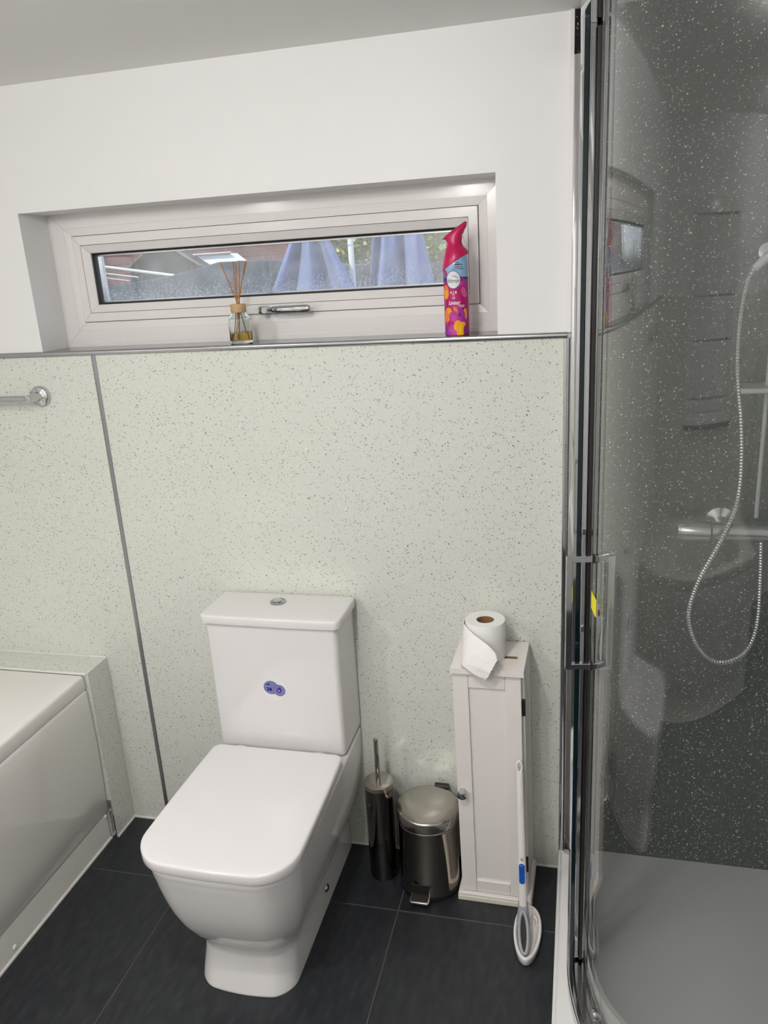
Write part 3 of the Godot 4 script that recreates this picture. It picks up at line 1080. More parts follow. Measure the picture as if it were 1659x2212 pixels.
func shower() -> void:
	# tray
	var tr := thing("shower_tray", "low white shower tray with a rounded outer corner", "shower tray", Vector3(0.45, 0, 0.45))
	var outl := PackedVector2Array([Vector2(-0.0355, 0.006), Vector2(-0.0355, 0.56)])
	for i in range(1, 25):
		var a := PI / 2 * i / 24
		outl.append(Vector2(-0.0355 + 0.40 * (1 - cos(a)), 0.56 + 0.40 * sin(a)))
	outl.append(Vector2(XR - 0.007, 0.96))
	outl.append(Vector2(XR - 0.007, 0.006))
	var sh := PackedVector2Array()
	for p in outl:
		sh.append(p - Vector2(0.45, 0.45))
	var rings := []
	for e in [[0.0, 0.003], [0.004, 0.0], [0.055, 0.0], [0.0640, 0.0006], [0.0658, 0.003], [0.0662, 0.0062], [0.0672, 0.0072], [0.0700, 0.009], [0.0715, 0.013], [0.0718, 0.062], [0.0700, 0.070], [0.0560, 0.076], [0.0545, 0.080]]:
		rings.append(ring_at(inset(sh, e[1]), e[0]))
	part("tray", loft(rings), M.tray, tr)
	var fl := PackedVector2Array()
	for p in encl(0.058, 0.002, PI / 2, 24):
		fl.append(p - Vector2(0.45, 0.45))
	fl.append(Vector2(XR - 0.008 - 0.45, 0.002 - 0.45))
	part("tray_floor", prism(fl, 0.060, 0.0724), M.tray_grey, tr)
	part("waste_cover", lathe([Vector2(0.0, 0.012), Vector2(0.04, 0.010), Vector2(0.055, 0.004), Vector2(0.056, 0.0)], 40), M.chrome, tr, Vector3(0.1, 0.0722, 0.0))
	# enclosure
	var e := thing("shower_enclosure", "curved glass shower enclosure with chrome frame on the right", "shower enclosure", Vector3(0.45, 0, 0.45))
	var off := Vector3(-0.45, 0, -0.45)
	var y0 := 0.0725
	part("top_rail", prism(strip_between(-0.0105, 0.036), 1.981, 2.017, 0.003, 0.003), M.chrome, e, off)
	part("bottom_rail", prism(strip_between(-0.0105, 0.004), y0, 0.100, 0.004), M.chrome, e, off)
	part("bottom_rail", prism(strip_between(0.0045, 0.030), y0, 0.086, 0.003), M.satin_chrome, e, off)
	part("bottom_rail", prism(strip_between(0.0305, 0.040), y0, 0.099, 0.004), M.chrome, e, off)
	# wall profiles
	part("wall_profile", prism(PackedVector2Array([Vector2(-0.0195, 0.0), Vector2(0.0285, 0.0), Vector2(0.0285, 0.022), Vector2(0.0085, 0.022), Vector2(0.0085, 0.034), Vector2(-0.006, 0.034), Vector2(-0.009, 0.030), Vector2(-0.0175, 0.027), Vector2(-0.0195, 0.024)]), y0, 2.017, 0.001), M.chrome, e, off)
	part("wall_profile", prism(PackedVector2Array([Vector2(XR - 0.03, 0.875), Vector2(XR - 0.006, 0.875), Vector2(XR - 0.006, 0.912), Vector2(XR - 0.03, 0.912)]), y0, 2.017, 0.001), M.chrome, e, off)
	# fixed pane with its dark green ground edge and the seals behind it
	var fp := part("fixed_pane", box_between(Vector3(0.0010, 0.094, 0.028), Vector3(0.0080, 1.985, 0.4295), 0.0004), M.shower_glass, e, off)
	part("pane_edge", box_between(Vector3(0.0006, 0.094, 0.4296), Vector3(0.0084, 1.9785, 0.4308), 0.0003), M.glass_edge, fp)
	part("door_stile", prism(PackedVector2Array([Vector2(0.0098, 0.336), Vector2(0.0215, 0.336), Vector2(0.0215, 0.352), Vector2(0.0195, 0.353), Vector2(0.0195, 0.386), Vector2(0.0118, 0.388), Vector2(0.0108, 0.394), Vector2(0.0098, 0.394)]), 0.094, 1.981, 0.0006), M.chrome, e, off)
	part("seal", box_between(Vector3(0.0205, 0.094, 0.337), Vector3(0.0265, 1.976, 0.392), 0.001), M.black_plastic, e, off)
	# curved door and its fixed partner, meeting past the picture's edge
	var mid := PI * 0.44
	var door := part("door", prism(arc_poly(0.0215, 0.0275, -0.08, mid), 0.090, 1.983), M.shower_glass, e, off)
	part("leading_edge", prism(arc_poly(0.0213, 0.0277, -0.0825, -0.0805, 2), 0.090, 1.983), M.glass_edge, door)
	part("second_pane", prism(arc_poly(0.0020, 0.0080, mid - 0.05, PI / 2 + 0.25), 0.090, 1.983), M.shower_glass, e, off)
	# door handle, a square loop on either side of the glass
	var ha := 0.145
	var hub := Vector3(CX - cos(ha) * 0.4755, 0, CZ + sin(ha) * 0.4755)
	var nrm := Vector3(-cos(ha), 0, sin(ha))
	var y_lo := 0.887
	var y_hi := 1.104
	var tris := []
	for s in [[0.004, 0.046], [-0.004, -0.030]]:
		var path := []
		for q in [[s[0], y_hi], [s[1], y_hi], [s[1], y_lo], [s[0], y_lo]]:
			path.append(hub + nrm * q[0] + Vector3.UP * q[1])
		tris.append_array(bar_tris(path, Vector3(sin(ha), 0, cos(ha)), 0.011, 0.012))
	part("handle", finish(tris), M.chrome, door)
	for y in [y_hi, y_lo]:
		part("handle_washer", rbox(Vector3(0.012, 0.015, 0.014), 0.002), M.rubber, door, hub + Vector3.UP * y, Vector3(0, ha, 0))
	# rollers on the bottom rail
	for p in [[0.30, 0.108]]:
		var rp := Vector3(CX - cos(p[0]) * 0.47, p[1], CZ + sin(p[0]) * 0.47)
		part("roller", finish(shifted(lathe_tris([Vector2(0, -0.008), Vector2(0.010, -0.008), Vector2(0.0125, -0.005), Vector2(0.0125, 0.005), Vector2(0.010, 0.008), Vector2(0, 0.008)], 24), Transform3D(Basis(Vector3.FORWARD, PI / 2).rotated(Vector3.UP, p[0]), rp))), M.chrome, door)
	# yellow sticker
	var st := prism(arc_poly(0.0206, 0.0212, 0.125, 0.215, 8), 1.003, 1.036)
	var lab := part("sticker", st, M.yellow, door)
	lab.set_meta("label", "small yellow sticker on the glass")

func mixer_shower() -> void:
	var t := thing("mixer_shower", "chrome bar mixer shower with riser rail and coiled hose behind glass", "shower mixer", Vector3(0.38, 1.0, 0.0))
	var bar := part("valve_bar", finish(shifted(lathe_tris([Vector2(0, -0.10), Vector2(0.021, -0.10), Vector2(0.021, 0.10), Vector2(0, 0.10)], 32), Transform3D(Basis(Vector3.FORWARD, PI / 2), Vector3(0.015, 0.0215, 0.055)))), M.satin_chrome, t)
	for s in [-1, 1]:
		part("control_knob", finish(shifted(lathe_tris([Vector2(0, -0.038), Vector2(0.022, -0.038), Vector2(0.0245, -0.034), Vector2(0.0245, 0.03), Vector2(0.022, 0.032), Vector2(0, 0.032)], 32), Transform3D(Basis(Vector3.FORWARD, PI / 2), Vector3(0.015 + s * 0.134, 0.0215, 0.055)))), M.satin_chrome, bar)
		part("wall_flange", finish(shifted(lathe_tris([Vector2(0, 0.0), Vector2(0.034, 0.0), Vector2(0.033, 0.008), Vector2(0.014, 0.014), Vector2(0.014, 0.05), Vector2(0, 0.05)], 28), Transform3D(Basis(Vector3.RIGHT, PI / 2), Vector3(0.015 + s * 0.075, 0.030, 0.0)))), M.satin_chrome, bar)
	var rail := part("riser_rail", tube([Vector3(0.006, 0.055, 0.055), Vector3(0.006, 0.75, 0.055)], [0.0045], 16), M.fitting_grey, t)
	part("soap_shelf", rbox(Vector3(0.13, 0.011, 0.085), 0.004, Vector3(0.013, 0.342, 0.055)), M.fitting_grey, rail)
	part("rail_bracket", finish(shifted(lathe_tris([Vector2(0, 0), Vector2(0.015, 0), Vector2(0.013, 0.05), Vector2(0, 0.052)], 24), Transform3D(Basis(Vector3.RIGHT, PI / 2), Vector3(0.006, 0.72, 0.0)))), M.fitting_grey, rail)
	# handset slanting up to the right
	var head := part("handset", tube([Vector3(-0.040, 0.585, 0.07), Vector3(-0.02, 0.605, 0.075), Vector3(0.02, 0.632, 0.09), Vector3(0.07, 0.668, 0.115)], [0.008, 0.010, 0.011, 0.014], 16), M.fitting_grey, t)
	part("spray_face", finish(shifted(lathe_tris([Vector2(0, 0.0), Vector2(0.042, 0.003), Vector2(0.045, 0.01), Vector2(0.03, 0.024), Vector2(0, 0.028)], 32), Transform3D(Basis(Vector3.RIGHT, PI * 0.75).rotated(Vector3.UP, 0.6), Vector3(0.085, 0.68, 0.125)))), M.fitting_grey, head)
	part("holder", finish(shifted(lathe_tris([Vector2(0, 0.0), Vector2(0.017, 0.0), Vector2(0.017, 0.014), Vector2(0, 0.016)], 28), Transform3D(Basis(Vector3.RIGHT, PI / 2 - 0.2).rotated(Vector3.UP, -0.3), Vector3(-0.012, 0.615, 0.045)))), M.fitting_grey, rail)
	# coiled hose: down from the handset, a loop below, back up to the valve
	var pts := [Vector3(-0.040, 0.585, 0.07), Vector3(-0.052, 0.555, 0.072), Vector3(-0.060, 0.48, 0.075), Vector3(-0.058, 0.38, 0.078), Vector3(-0.044, 0.27, 0.082), Vector3(-0.038, 0.18, 0.085), Vector3(-0.040, 0.11, 0.088), Vector3(-0.052, 0.06, 0.092), Vector3(-0.078, -0.01, 0.092), Vector3(-0.103, -0.07, 0.088), Vector3(-0.120, -0.13, 0.084), Vector3(-0.124, -0.185, 0.080), Vector3(-0.106, -0.245, 0.076), Vector3(-0.076, -0.285, 0.072), Vector3(-0.043, -0.298, 0.068), Vector3(-0.004, -0.282, 0.064), Vector3(0.019, -0.245, 0.060), Vector3(0.028, -0.185, 0.057), Vector3(0.026, -0.09, 0.055), Vector3(0.022, -0.02, 0.055), Vector3(0.020, 0.005, 0.055)]
	var path := spline(pts, 16)
	# resample evenly and rib it
	var even := []
	var acc := 0.0
	var pitch := 0.0017
	for i in path.size() - 1:
		var seg: float = path[i].distance_to(path[i + 1])
		while acc < seg:
			even.append(path[i].lerp(path[i + 1], acc / seg))
			acc += pitch
		acc -= seg
	var rad := []
	for i in even.size():
		rad.append([0.0058, 0.0075, 0.0075, 0.0058][i % 4])
	part("hose", tube(even, rad, 10), M.satin_chrome, t)

# ------------------------------------------------------------------ cabinet and what stands by it
func cabinet() -> void:
	var t := thing("storage_cabinet", "narrow white wooden bathroom cabinet with one panelled door", "cabinet", Vector3(-0.194, 0, 0.083), deg_to_rad(-1.2))
	t.rotation.z = deg_to_rad(0.75)
	part("plinth", boxes([[Vector3(-0.097, 0.001, -0.080), Vector3(0.098, 0.0145, 0.082)]], 0.002), M.aged_white, t)
	part("plinth_board", boxes([[Vector3(-0.0965, 0.0145, -0.080), Vector3(0.0965, 0.0225, 0.0805)]], 0.002), M.white_wood, t)
	part("side_board", box_between(Vector3(-0.0875, 0.0225, -0.079), Vector3(-0.0755, 0.6775, 0.0535), 0.001), M.white_wood, t)
	part("side_board", box_between(Vector3(0.0755, 0.0225, -0.079), Vector3(0.0875, 0.6775, 0.0535), 0.001), M.white_wood, t)
	part("back_board", box_between(Vector3(-0.0755, 0.0225, -0.077), Vector3(0.0755, 0.6775, -0.072), 0.001), M.raw_board, t)
	part("shelf_board", box_between(Vector3(-0.0755, 0.30, -0.072), Vector3(0.0755, 0.312, 0.052), 0.001), M.raw_board, t)
	part("back_edge", boxes([[Vector3(0.0872, 0.0225, -0.0795), Vector3(0.0895, 0.679, -0.064)]], 0.0006), M.white_wood, t)
	# door: sunk panel with stiles and rails around it
	var dz := 0.0545
	var door := part("door", boxes([[Vector3(-0.050, 0.05, dz), Vector3(0.050, 0.648, dz + 0.010)]]), M.white_wood, t)
	part("stile", box_between(Vector3(-0.0865, 0.025, dz), Vector3(-0.0480, 0.6745, dz + 0.0165), 0.0012), M.white_wood, door)
	part("stile", box_between(Vector3(0.0420, 0.025, dz), Vector3(0.0805, 0.6745, dz + 0.0165), 0.0012), M.white_wood, door)
	part("rail", box_between(Vector3(-0.0476, 0.6375, dz), Vector3(0.0416, 0.6745, dz + 0.0162), 0.0012), M.white_wood, door)
	part("rail", box_between(Vector3(-0.0476, 0.025, dz), Vector3(0.0416, 0.0600, dz + 0.0162), 0.0012), M.white_wood, door)
	var kb := part("knob", finish(shifted(lathe_tris([Vector2(0, 0.0), Vector2(0.0085, 0.0), Vector2(0.0065, 0.004), Vector2(0.0055, 0.010), Vector2(0.0095, 0.014), Vector2(0.0125, 0.018), Vector2(0.0120, 0.022), Vector2(0.007, 0.0245), Vector2(0, 0.0252)], 28), Transform3D(Basis(Vector3.RIGHT, PI / 2), Vector3.ZERO))), M.chrome, door, Vector3(-0.0725, 0.338, dz + 0.0162))
	kb.set_meta("label", "round chrome knob")
	for y in [0.585, 0.12]:
		var hg := part("hinge", boxes([[Vector3(0.0805, y - 0.022, 0.0515), Vector3(0.0885, y + 0.022, 0.0600)]], 0.001), M.black_plastic, t)
		for k in [-0.014, 0.0, 0.014]:
			part("screw", rbox(Vector3(0.001, 0.004, 0.004), 0.0004), M.steel, hg, Vector3(0.0888, y + k, 0.0557))
	# top board with the slot cut through it
	var top := CSGCombiner3D.new()
	top.name = "top"
	var bd := CSGBox3D.new()
	bd.name = "board"
	bd.size = Vector3(0.177, 0.0145, 0.160)
	bd.material = M.white_wood
	top.add_child(bd)
	var cut := CSGBox3D.new()
	cut.name = "slot"
	cut.size = Vector3(0.070, 0.03, 0.013)
	cut.operation = CSGShape3D.OPERATION_SUBTRACTION
	cut.material = M.raw_board
	cut.position = Vector3(0.027, 0, 0.008)
	top.add_child(cut)
	for s in [-1, 1]:
		var cc := CSGCylinder3D.new()
		cc.name = "slot_end" if s < 0 else "slot_end_001"
		cc.radius = 0.0065
		cc.height = 0.03
		cc.sides = 20
		cc.operation = CSGShape3D.OPERATION_SUBTRACTION
		cc.material = M.raw_board
		cc.position = Vector3(0.027 + s * 0.035, 0, 0.008)
		top.add_child(cc)
	top.position = Vector3(0.0, 0.6865, 0.001)
	t.add_child(top, true)

func toilet_roll() -> void:
	var y0 := 0.6945
	var c := Vector3(-0.2145, y0, 0.084)
	var t := thing("toilet_roll", "white toilet roll with a loose torn sheet standing on the cabinet", "toilet roll", c)
	part("paper", lathe_closed([Vector2(0.0215, 0.0), Vector2(0.049, 0.0), Vector2(0.0497, 0.002), Vector2(0.0498, 0.05), Vector2(0.0495, 0.0945), Vector2(0.0485, 0.0965), Vector2(0.022, 0.0960), Vector2(0.0215, 0.0945)], 56), M.paper, t)
	part("core", lathe_closed([Vector2(0.0200, 0.0005), Vector2(0.0213, 0.0005), Vector2(0.0213, 0.0945), Vector2(0.0200, 0.0945)], 40), M.card, t)
	# loose sheet: leaves the left side, swings forward round the corner of the cabinet and sags
	var top_edge := spline([Vector3(-0.2640, 0.7895, 0.078), Vector3(-0.2630, 0.7865, 0.108), Vector3(-0.2400, 0.7800, 0.142), Vector3(-0.2150, 0.7710, 0.160), Vector3(-0.1930, 0.7600, 0.172), Vector3(-0.1800, 0.7470, 0.178), Vector3(-0.1765, 0.7340, 0.183)], 6)
	var low_edge := spline([Vector3(-0.2645, 0.6965, 0.078), Vector3(-0.2680, 0.6965, 0.115), Vector3(-0.2670, 0.6965, 0.152), Vector3(-0.2530, 0.6955, 0.1700), Vector3(-0.2360, 0.6890, 0.1785), Vector3(-0.2210, 0.6820, 0.1820), Vector3(-0.2070, 0.6760, 0.1835)], 6)
	var n: int = top_edge.size()
	var m := 14
	var front := []
	var back := []
	var r := RandomNumberGenerator.new()
	r.seed = 6
	for i in n:
		var ra := PackedVector3Array()
		var rb := PackedVector3Array()
		var s := float(i) / (n - 1)
		for j in m + 1:
			var f := float(j) / m
			var p: Vector3 = top_edge[i].lerp(low_edge[i], f)
			p.z += 0.010 * sin(PI * f) * s + 0.0012 * sin(19.0 * f + 11.0 * s) * s
			p.x -= 0.004 * sin(PI * f) * (1.0 - s)
			if i == n - 1:
				p += Vector3(r.randf_range(-0.0012, 0.0012), r.randf_range(-0.0008, 0.0008), 0)
			ra.append(p - c)
			rb.append(p - c - Vector3(0.0, 0.0, 0.0006))
		front.append(ra)
		back.append(rb)
	var rings := []
	for i in n:
		var ring := PackedVector3Array(front[i])
		var bk: PackedVector3Array = back[i]
		bk.reverse()
		ring.append_array(bk)
		rings.append(ring)
	part("loose_sheet", loft(rings, [], true, true), M.paper, t)

func pedal_bin() -> void:
	var t := thing("pedal_bin", "small stainless steel pedal bin with a domed lid beside the cabinet", "bin", Vector3(-0.3775, 0, 0.108))
	part("base_ring", lathe([Vector2(0.0, 0.0), Vector2(0.081, 0.0), Vector2(0.083, 0.003), Vector2(0.083, 0.016), Vector2(0.081, 0.019), Vector2(0.0, 0.019)], 64), M.black_plastic, t)
	part("body", lathe([Vector2(0.0, 0.017), Vector2(0.0815, 0.017), Vector2(0.0815, 0.2095), Vector2(0.0825, 0.211), Vector2(0.0825, 0.2145), Vector2(0.0815, 0.216), Vector2(0.0, 0.216)], 72), M.steel, t)
	var lid := part("lid", lathe([Vector2(0.079, 0.2185), Vector2(0.0835, 0.2185), Vector2(0.0842, 0.220), Vector2(0.0842, 0.2445), Vector2(0.0832, 0.2475), Vector2(0.0805, 0.2495), Vector2(0.070, 0.2525), Vector2(0.055, 0.2555), Vector2(0.035, 0.2578), Vector2(0.015, 0.2588), Vector2(0.0, 0.2590)], 72), M.brushed_steel, t)
	part("lid_seal", lathe([Vector2(0.0, 0.2165), Vector2(0.080, 0.2165), Vector2(0.080, 0.2185), Vector2(0.0, 0.2185)], 64), M.rubber, lid)
	part("hinge", boxes([[Vector3(0.004, 0.195, -0.096), Vector3(0.044, 0.252, -0.079)]], 0.005), M.brown_plastic, t)
	# pedal: chrome-edged tread with ribs, on an arm out of a dark slot
	var pd := part("pedal", finish(shifted(prism_tris(round_rect(-0.027, 0.078, 0.026, 0.109, 0.006, 4), 0.0, 0.006, 0.002), Transform3D(Basis(Vector3.RIGHT, 0.22), Vector3(-0.012, 0.036, 0.0)))), M.brushed_steel, t)
	part("tread", finish(shifted(prism_tris(round_rect(-0.0235, 0.081, 0.0225, 0.104, 0.003, 3), 0.006, 0.0072, 0.0), Transform3D(Basis(Vector3.RIGHT, 0.22), Vector3(-0.012, 0.036, 0.0)))), M.black_plastic, pd)
	for i in 12:
		part("rib", finish(shifted(prism_tris(round_rect(-0.0225 + i * 0.0038, 0.082, -0.0205 + i * 0.0038, 0.103, 0.0006, 2), 0.0072, 0.0080, 0.0), Transform3D(Basis(Vector3.RIGHT, 0.22), Vector3(-0.012, 0.036, 0.0)))), M.brown_plastic, pd)
	part("pedal_slot", finish(shifted(prism_tris(PackedVector2Array([Vector2(-0.026, 0.0), Vector2(0.025, 0.0), Vector2(0.018, 0.034), Vector2(-0.018, 0.034)]), 0.0, 0.003, 0.0), Transform3D(Basis(Vector3.RIGHT, -PI / 2 + PI), Vector3(-0.010, 0.055, 0.0805)))), M.black_plastic, t)

func brush_set() -> void:
	var t := thing("toilet_brush", "slim stainless steel toilet brush holder with upright handle beside the toilet", "toilet brush", Vector3(-0.5125, 0, 0.098))
	part("holder", lathe([Vector2(0.0, 0.0), Vector2(0.0385, 0.0), Vector2(0.0392, 0.002), Vector2(0.0392, 0.286), Vector2(0.0, 0.286)], 56), M.dark_steel, t)
	part("lid", lathe([Vector2(0.0390, 0.287), Vector2(0.0402, 0.2875), Vector2(0.0405, 0.297), Vector2(0.0398, 0.3005), Vector2(0.037, 0.3022), Vector2(0.020, 0.3030), Vector2(0.0, 0.3035)], 56), M.brushed_steel, t)
	part("handle", lathe([Vector2(0.0, 0.302), Vector2(0.0066, 0.302), Vector2(0.0066, 0.331), Vector2(0.0060, 0.332), Vector2(0.0060, 0.333), Vector2(0.0064, 0.334), Vector2(0.0064, 0.429), Vector2(0.0056, 0.4312), Vector2(0.003, 0.432), Vector2(0.0, 0.4322)], 28), M.steel, t)

func toilet_wand() -> void:
	var cad := thing("wand_caddy", "white oval plastic caddy on the floor in front of the cabinet", "caddy", Vector3(-0.1035, 0, 0.2625))
	var rings := []
	for e in [[0.0, 0.004], [0.003, 0.0], [0.020, -0.002], [0.0245, -0.0015], [0.0255, 0.0005], [0.0255, 0.0035], [0.0235, 0.0055], [0.012, 0.0085], [0.007, 0.012], [0.006, 0.022]]:
		var o := PackedVector2Array()
		for i in 44:
			var a := TAU * i / 44
			var egg := 1.0 + 0.10 * sin(a)
			o.append(Vector2(cos(a) * 0.0325 / egg, sin(a) * 0.084))
		rings.append(ring_at(inset(o, e[1]), e[0]))
	part("dish", loft(rings), M.white_plastic, cad)
	part("hook", tube(spline([Vector3(0.021, 0.008, -0.030), Vector3(0.021, 0.028, -0.034), Vector3(0.016, 0.034, -0.038), Vector3(0.013, 0.026, -0.040)], 6), [0.003], 10), M.white_plastic, cad)
	var t := thing("toilet_wand", "white toilet cleaning wand with a blue slide button leaning on the cabinet", "toilet wand", Vector3(-0.108, 0.008, 0.300))
	var base := Vector3(-0.108, 0.008, 0.300)
	var a := Vector3(-0.1165, 0.072, 0.2290)
	var b := Vector3(-0.1275, 0.452, 0.1705)
	var d := (b - a).normalized()
	var front := d.cross(Vector3.RIGHT).normalized()
	if front.z < 0:
		front = -front
	var path := []
	var rad := []
	for i in 13:
		var f := i / 12.0
		path.append(a.lerp(b, f * 0.93) - base)
		rad.append(lerpf(0.0112, 0.0086, f))
	part("shaft", tube(path, rad, 20, 0.75, Vector3.RIGHT), M.white_plastic, t)
	# eye at the top
	var eye := []
	var ec := a.lerp(b, 0.965) - base
	for i in 24:
		var an := TAU * i / 24
		eye.append(ec + Vector3.RIGHT * cos(an) * 0.0060 + d * sin(an) * 0.0150)
	part("hanging_eye", tube(eye, [0.0030], 10, 1.6, Vector3.RIGHT, true), M.white_plastic, t)
	var bc := a.lerp(b, 0.235) - base + front * 0.0075
	var btn := part("button_recess", finish(shifted(prism_tris(round_rect(-0.0088, -0.030, 0.0088, 0.030, 0.0085, 6), -0.003, 0.0015, 0.001), Transform3D(Basis(Vector3.RIGHT, front, d), bc))), M.white_plastic, t)
	part("slide_button", finish(shifted(prism_tris(round_rect(-0.0072, -0.0275, 0.0072, 0.0275, 0.007, 6), 0.0, 0.0028, 0.001), Transform3D(Basis(Vector3.RIGHT, front, d), bc))), M.blue_plastic, btn)
	part("thumb_ridge", finish(shifted(rbox_tris(Vector3(0.0145, 0.007, 0.014), 0.003), Transform3D(Basis(Vector3.RIGHT, front, d), bc + d * 0.019 + front * 0.003))), M.blue_plastic, btn)
	part("indicator_dot", finish(shifted(prism_tris(circle(0.0035, 16), -0.002, 0.0012, 0.0006), Transform3D(Basis(Vector3.RIGHT, front, d), a.lerp(b, 0.335) - base + front * 0.0080))), M.grey_plastic, t)
	# grey head: a collar that opens into a long loop, black plate standing for its dark interior, bent toward the floor
	part("collar", tube([a + d * 0.012 - base, a - d * 0.012 - base, a - d * 0.034 - base + front * 0.002, a - d * 0.050 - base + front * 0.005], [0.0118, 0.0128, 0.0158, 0.0178], 20, 0.62, Vector3.RIGHT), M.grey_plastic, t)
	var hc := Vector3(-0.1115, 0.0355, 0.2820) - base
	var hd := (Vector3(-0.1165, 0.0560, 0.2330) - Vector3(-0.1070, 0.0150, 0.3310)).normalized()
	var loop := []
	var lr := []
	for i in 40:
		var an := TAU * i / 40
		loop.append(hc + Vector3.RIGHT * cos(an) * 0.0108 + hd * sin(an) * 0.0500)
		lr.append(0.0085)
	part("head", tube(loop, lr, 14, 0.52, Vector3.UP, true), M.grey_plastic, t)
	var hf := hd.cross(Vector3.RIGHT).normalized()
	part("slot", finish(shifted(prism_tris(circle(0.0095, 24, Vector2.ZERO, 1.0, 4.6), -0.003, 0.0, 0.0), Transform3D(Basis(Vector3.RIGHT, hf, hd), hc - hf * absf(0.004) * signf(hf.y)))), M.black_plastic, t)

# ------------------------------------------------------------------ on the window sill
func air_freshener() -> void:
	var c := Vector3(-0.2800, SILL - 0.0004, -0.0305)
	var t := thing("air_freshener", "pink aerosol air freshener with floral print on the right of the sill", "air freshener", c, -0.05)
	var prof := [[0.0265, 0.0], [0.0285, 0.0015], [0.0290, 0.004], [0.0290, 0.150], [0.0284, 0.163], [0.0268, 0.174], [0.0240, 0.183], [0.019, 0.190]]
	var segs := 72
	var verts := PackedVector3Array()
	var nrm := PackedVector3Array()
	var uv := PackedVector2Array()
	var idx := PackedInt32Array()
	for i in prof.size():
		var p = prof[i]
		var q = prof[mini(i + 1, prof.size() - 1)]
		var o = prof[maxi(i - 1, 0)]
		var tn := Vector2(q[0] - o[0], q[1] - o[1]).normalized()
		for j in segs + 1:
			var a := -PI + TAU * j / segs
			verts.append(Vector3(sin(a) * p[0], p[1], cos(a) * p[0]))
			nrm.append(Vector3(sin(a) * tn.y, -tn.x, cos(a) * tn.y).normalized())
			uv.append(Vector2(float(j) / segs, 1.0 - p[1] / 0.2))
	for i in prof.size() - 1:
		for j in segs:
			var k := i * (segs + 1) + j
			idx.append_array([k, k + segs + 1, k + 1, k + 1, k + segs + 1, k + segs + 2])
	var arr := []
	arr.resize(Mesh.ARRAY_MAX)
	arr[Mesh.ARRAY_VERTEX] = verts
	arr[Mesh.ARRAY_NORMAL] = nrm
	arr[Mesh.ARRAY_TEX_UV] = uv
	arr[Mesh.ARRAY_INDEX] = idx
	var body := ArrayMesh.new()
	body.add_surface_from_arrays(Mesh.PRIMITIVE_TRIANGLES, arr)
	var bm := mat(Color.WHITE, 0.16)
	bm.albedo_texture = can_print()
	var can := part("can", body, bm, t)
	part("bottom_rim", lathe([Vector2(0.0, 0.002), Vector2(0.024, 0.002), Vector2(0.0255, 0.0), Vector2(0.0272, 0.0003), Vector2(0.0272, 0.002)], 48), M.brushed_steel, can)
	var phi := -0.03
	var navy := mat(Color(0.10, 0.11, 0.18), 0.4)
	bent_lettering("brand_text", "febreze", 0.0074, 0.0290, 0.1238, phi, navy, can, 0.28, 0.80, font("Droid Serif", true))
	bent_lettering("print_text", "A I R", 0.0052, 0.0290, 0.0985, phi, M.white_ink, can, 0.0, 1.0, font("Droid Sans", false, 700))
	bent_lettering("print_text", "MIST", 0.0018, 0.0290, 0.0935, phi, M.white_ink, can)
	bent_lettering("print_text", "with", 0.0018, 0.0290, 0.0865, phi, M.white_ink, can)
	bent_lettering("print_text", "Lenor", 0.0086, 0.0290, 0.0752, phi + 0.05, M.white_ink, can, 0.3, 0.82, font("Droid Sans", true, 700))
	bent_lettering("print_text", "SPARKLING", 0.0020, 0.0290, 0.0690, phi + 0.62, M.white_ink, can)
	bent_lettering("print_text", "BLOOM", 0.0020, 0.0290, 0.0660, phi + 0.68, M.white_ink, can)
	bent_lettering("print_text", "100% NATURAL", 0.0025, 0.0290, 0.1570, phi + 0.38, M.white_ink, can, 0.0, 0.85, font("Droid Sans", false, 700))
	bent_lettering("print_text", "PROPELLANT", 0.0012, 0.0290, 0.1538, phi + 0.38, M.white_ink, can)
	bent_lettering("print_text", "ELIMINATES ODOURS", 0.0016, 0.0290, 0.1495, phi + 0.40, M.navy_ink, can)
	# spray head: slanted skirt, narrow neck, nozzle turned up to the right
	var rings := []
	for e in [[0.1640, 0.62, 0.0301, 0.0301, 0.0], [0.1665, 0.60, 0.0303, 0.0303, 0.0], [0.1740, 0.46, 0.0298, 0.0298, 0.0], [0.1840, 0.30, 0.0268, 0.0275, 0.0], [0.1925, 0.15, 0.0225, 0.0238, -0.0004], [0.1990, 0.05, 0.0188, 0.0202, -0.0008], [0.2050, 0.02, 0.0170, 0.0180, -0.0010], [0.2115, 0.08, 0.0172, 0.0172, -0.0012], [0.2180, 0.22, 0.0195, 0.0168, -0.0014], [0.2250, 0.36, 0.0240, 0.0160, -0.0012], [0.2285, 0.42, 0.0278, 0.0150, -0.0004], [0.2315, 0.46, 0.0286, 0.0135, 0.0002], [0.2345, 0.47, 0.0268, 0.0105, 0.0010], [0.2365, 0.47, 0.0225, 0.0060, 0.0020]]:
		var ring := PackedVector3Array()
		for j in 56:
			var a := TAU * j / 56
			var x: float = sin(a) * e[2] + e[4]
			ring.append(Vector3(x, e[0] + x * e[1] * (1.0 if e[0] > 0.17 else 1.0) + (0.004 * (x / 0.03) if e[0] > 0.23 else 0.0), cos(a) * e[3]))
		rings.append(ring)
	var cap := part("spray_head", loft(rings), M.magenta, t)
	part("trigger", tube(spline([Vector3(0.0165, 0.2290, 0.0), Vector3(0.0195, 0.2180, 0.0), Vector3(0.0215, 0.2080, 0.0), Vector3(0.0265, 0.1985, 0.0)], 6), [0.0020, 0.0018, 0.0014], 12, 4.0, Vector3.RIGHT), M.white_plastic, cap)

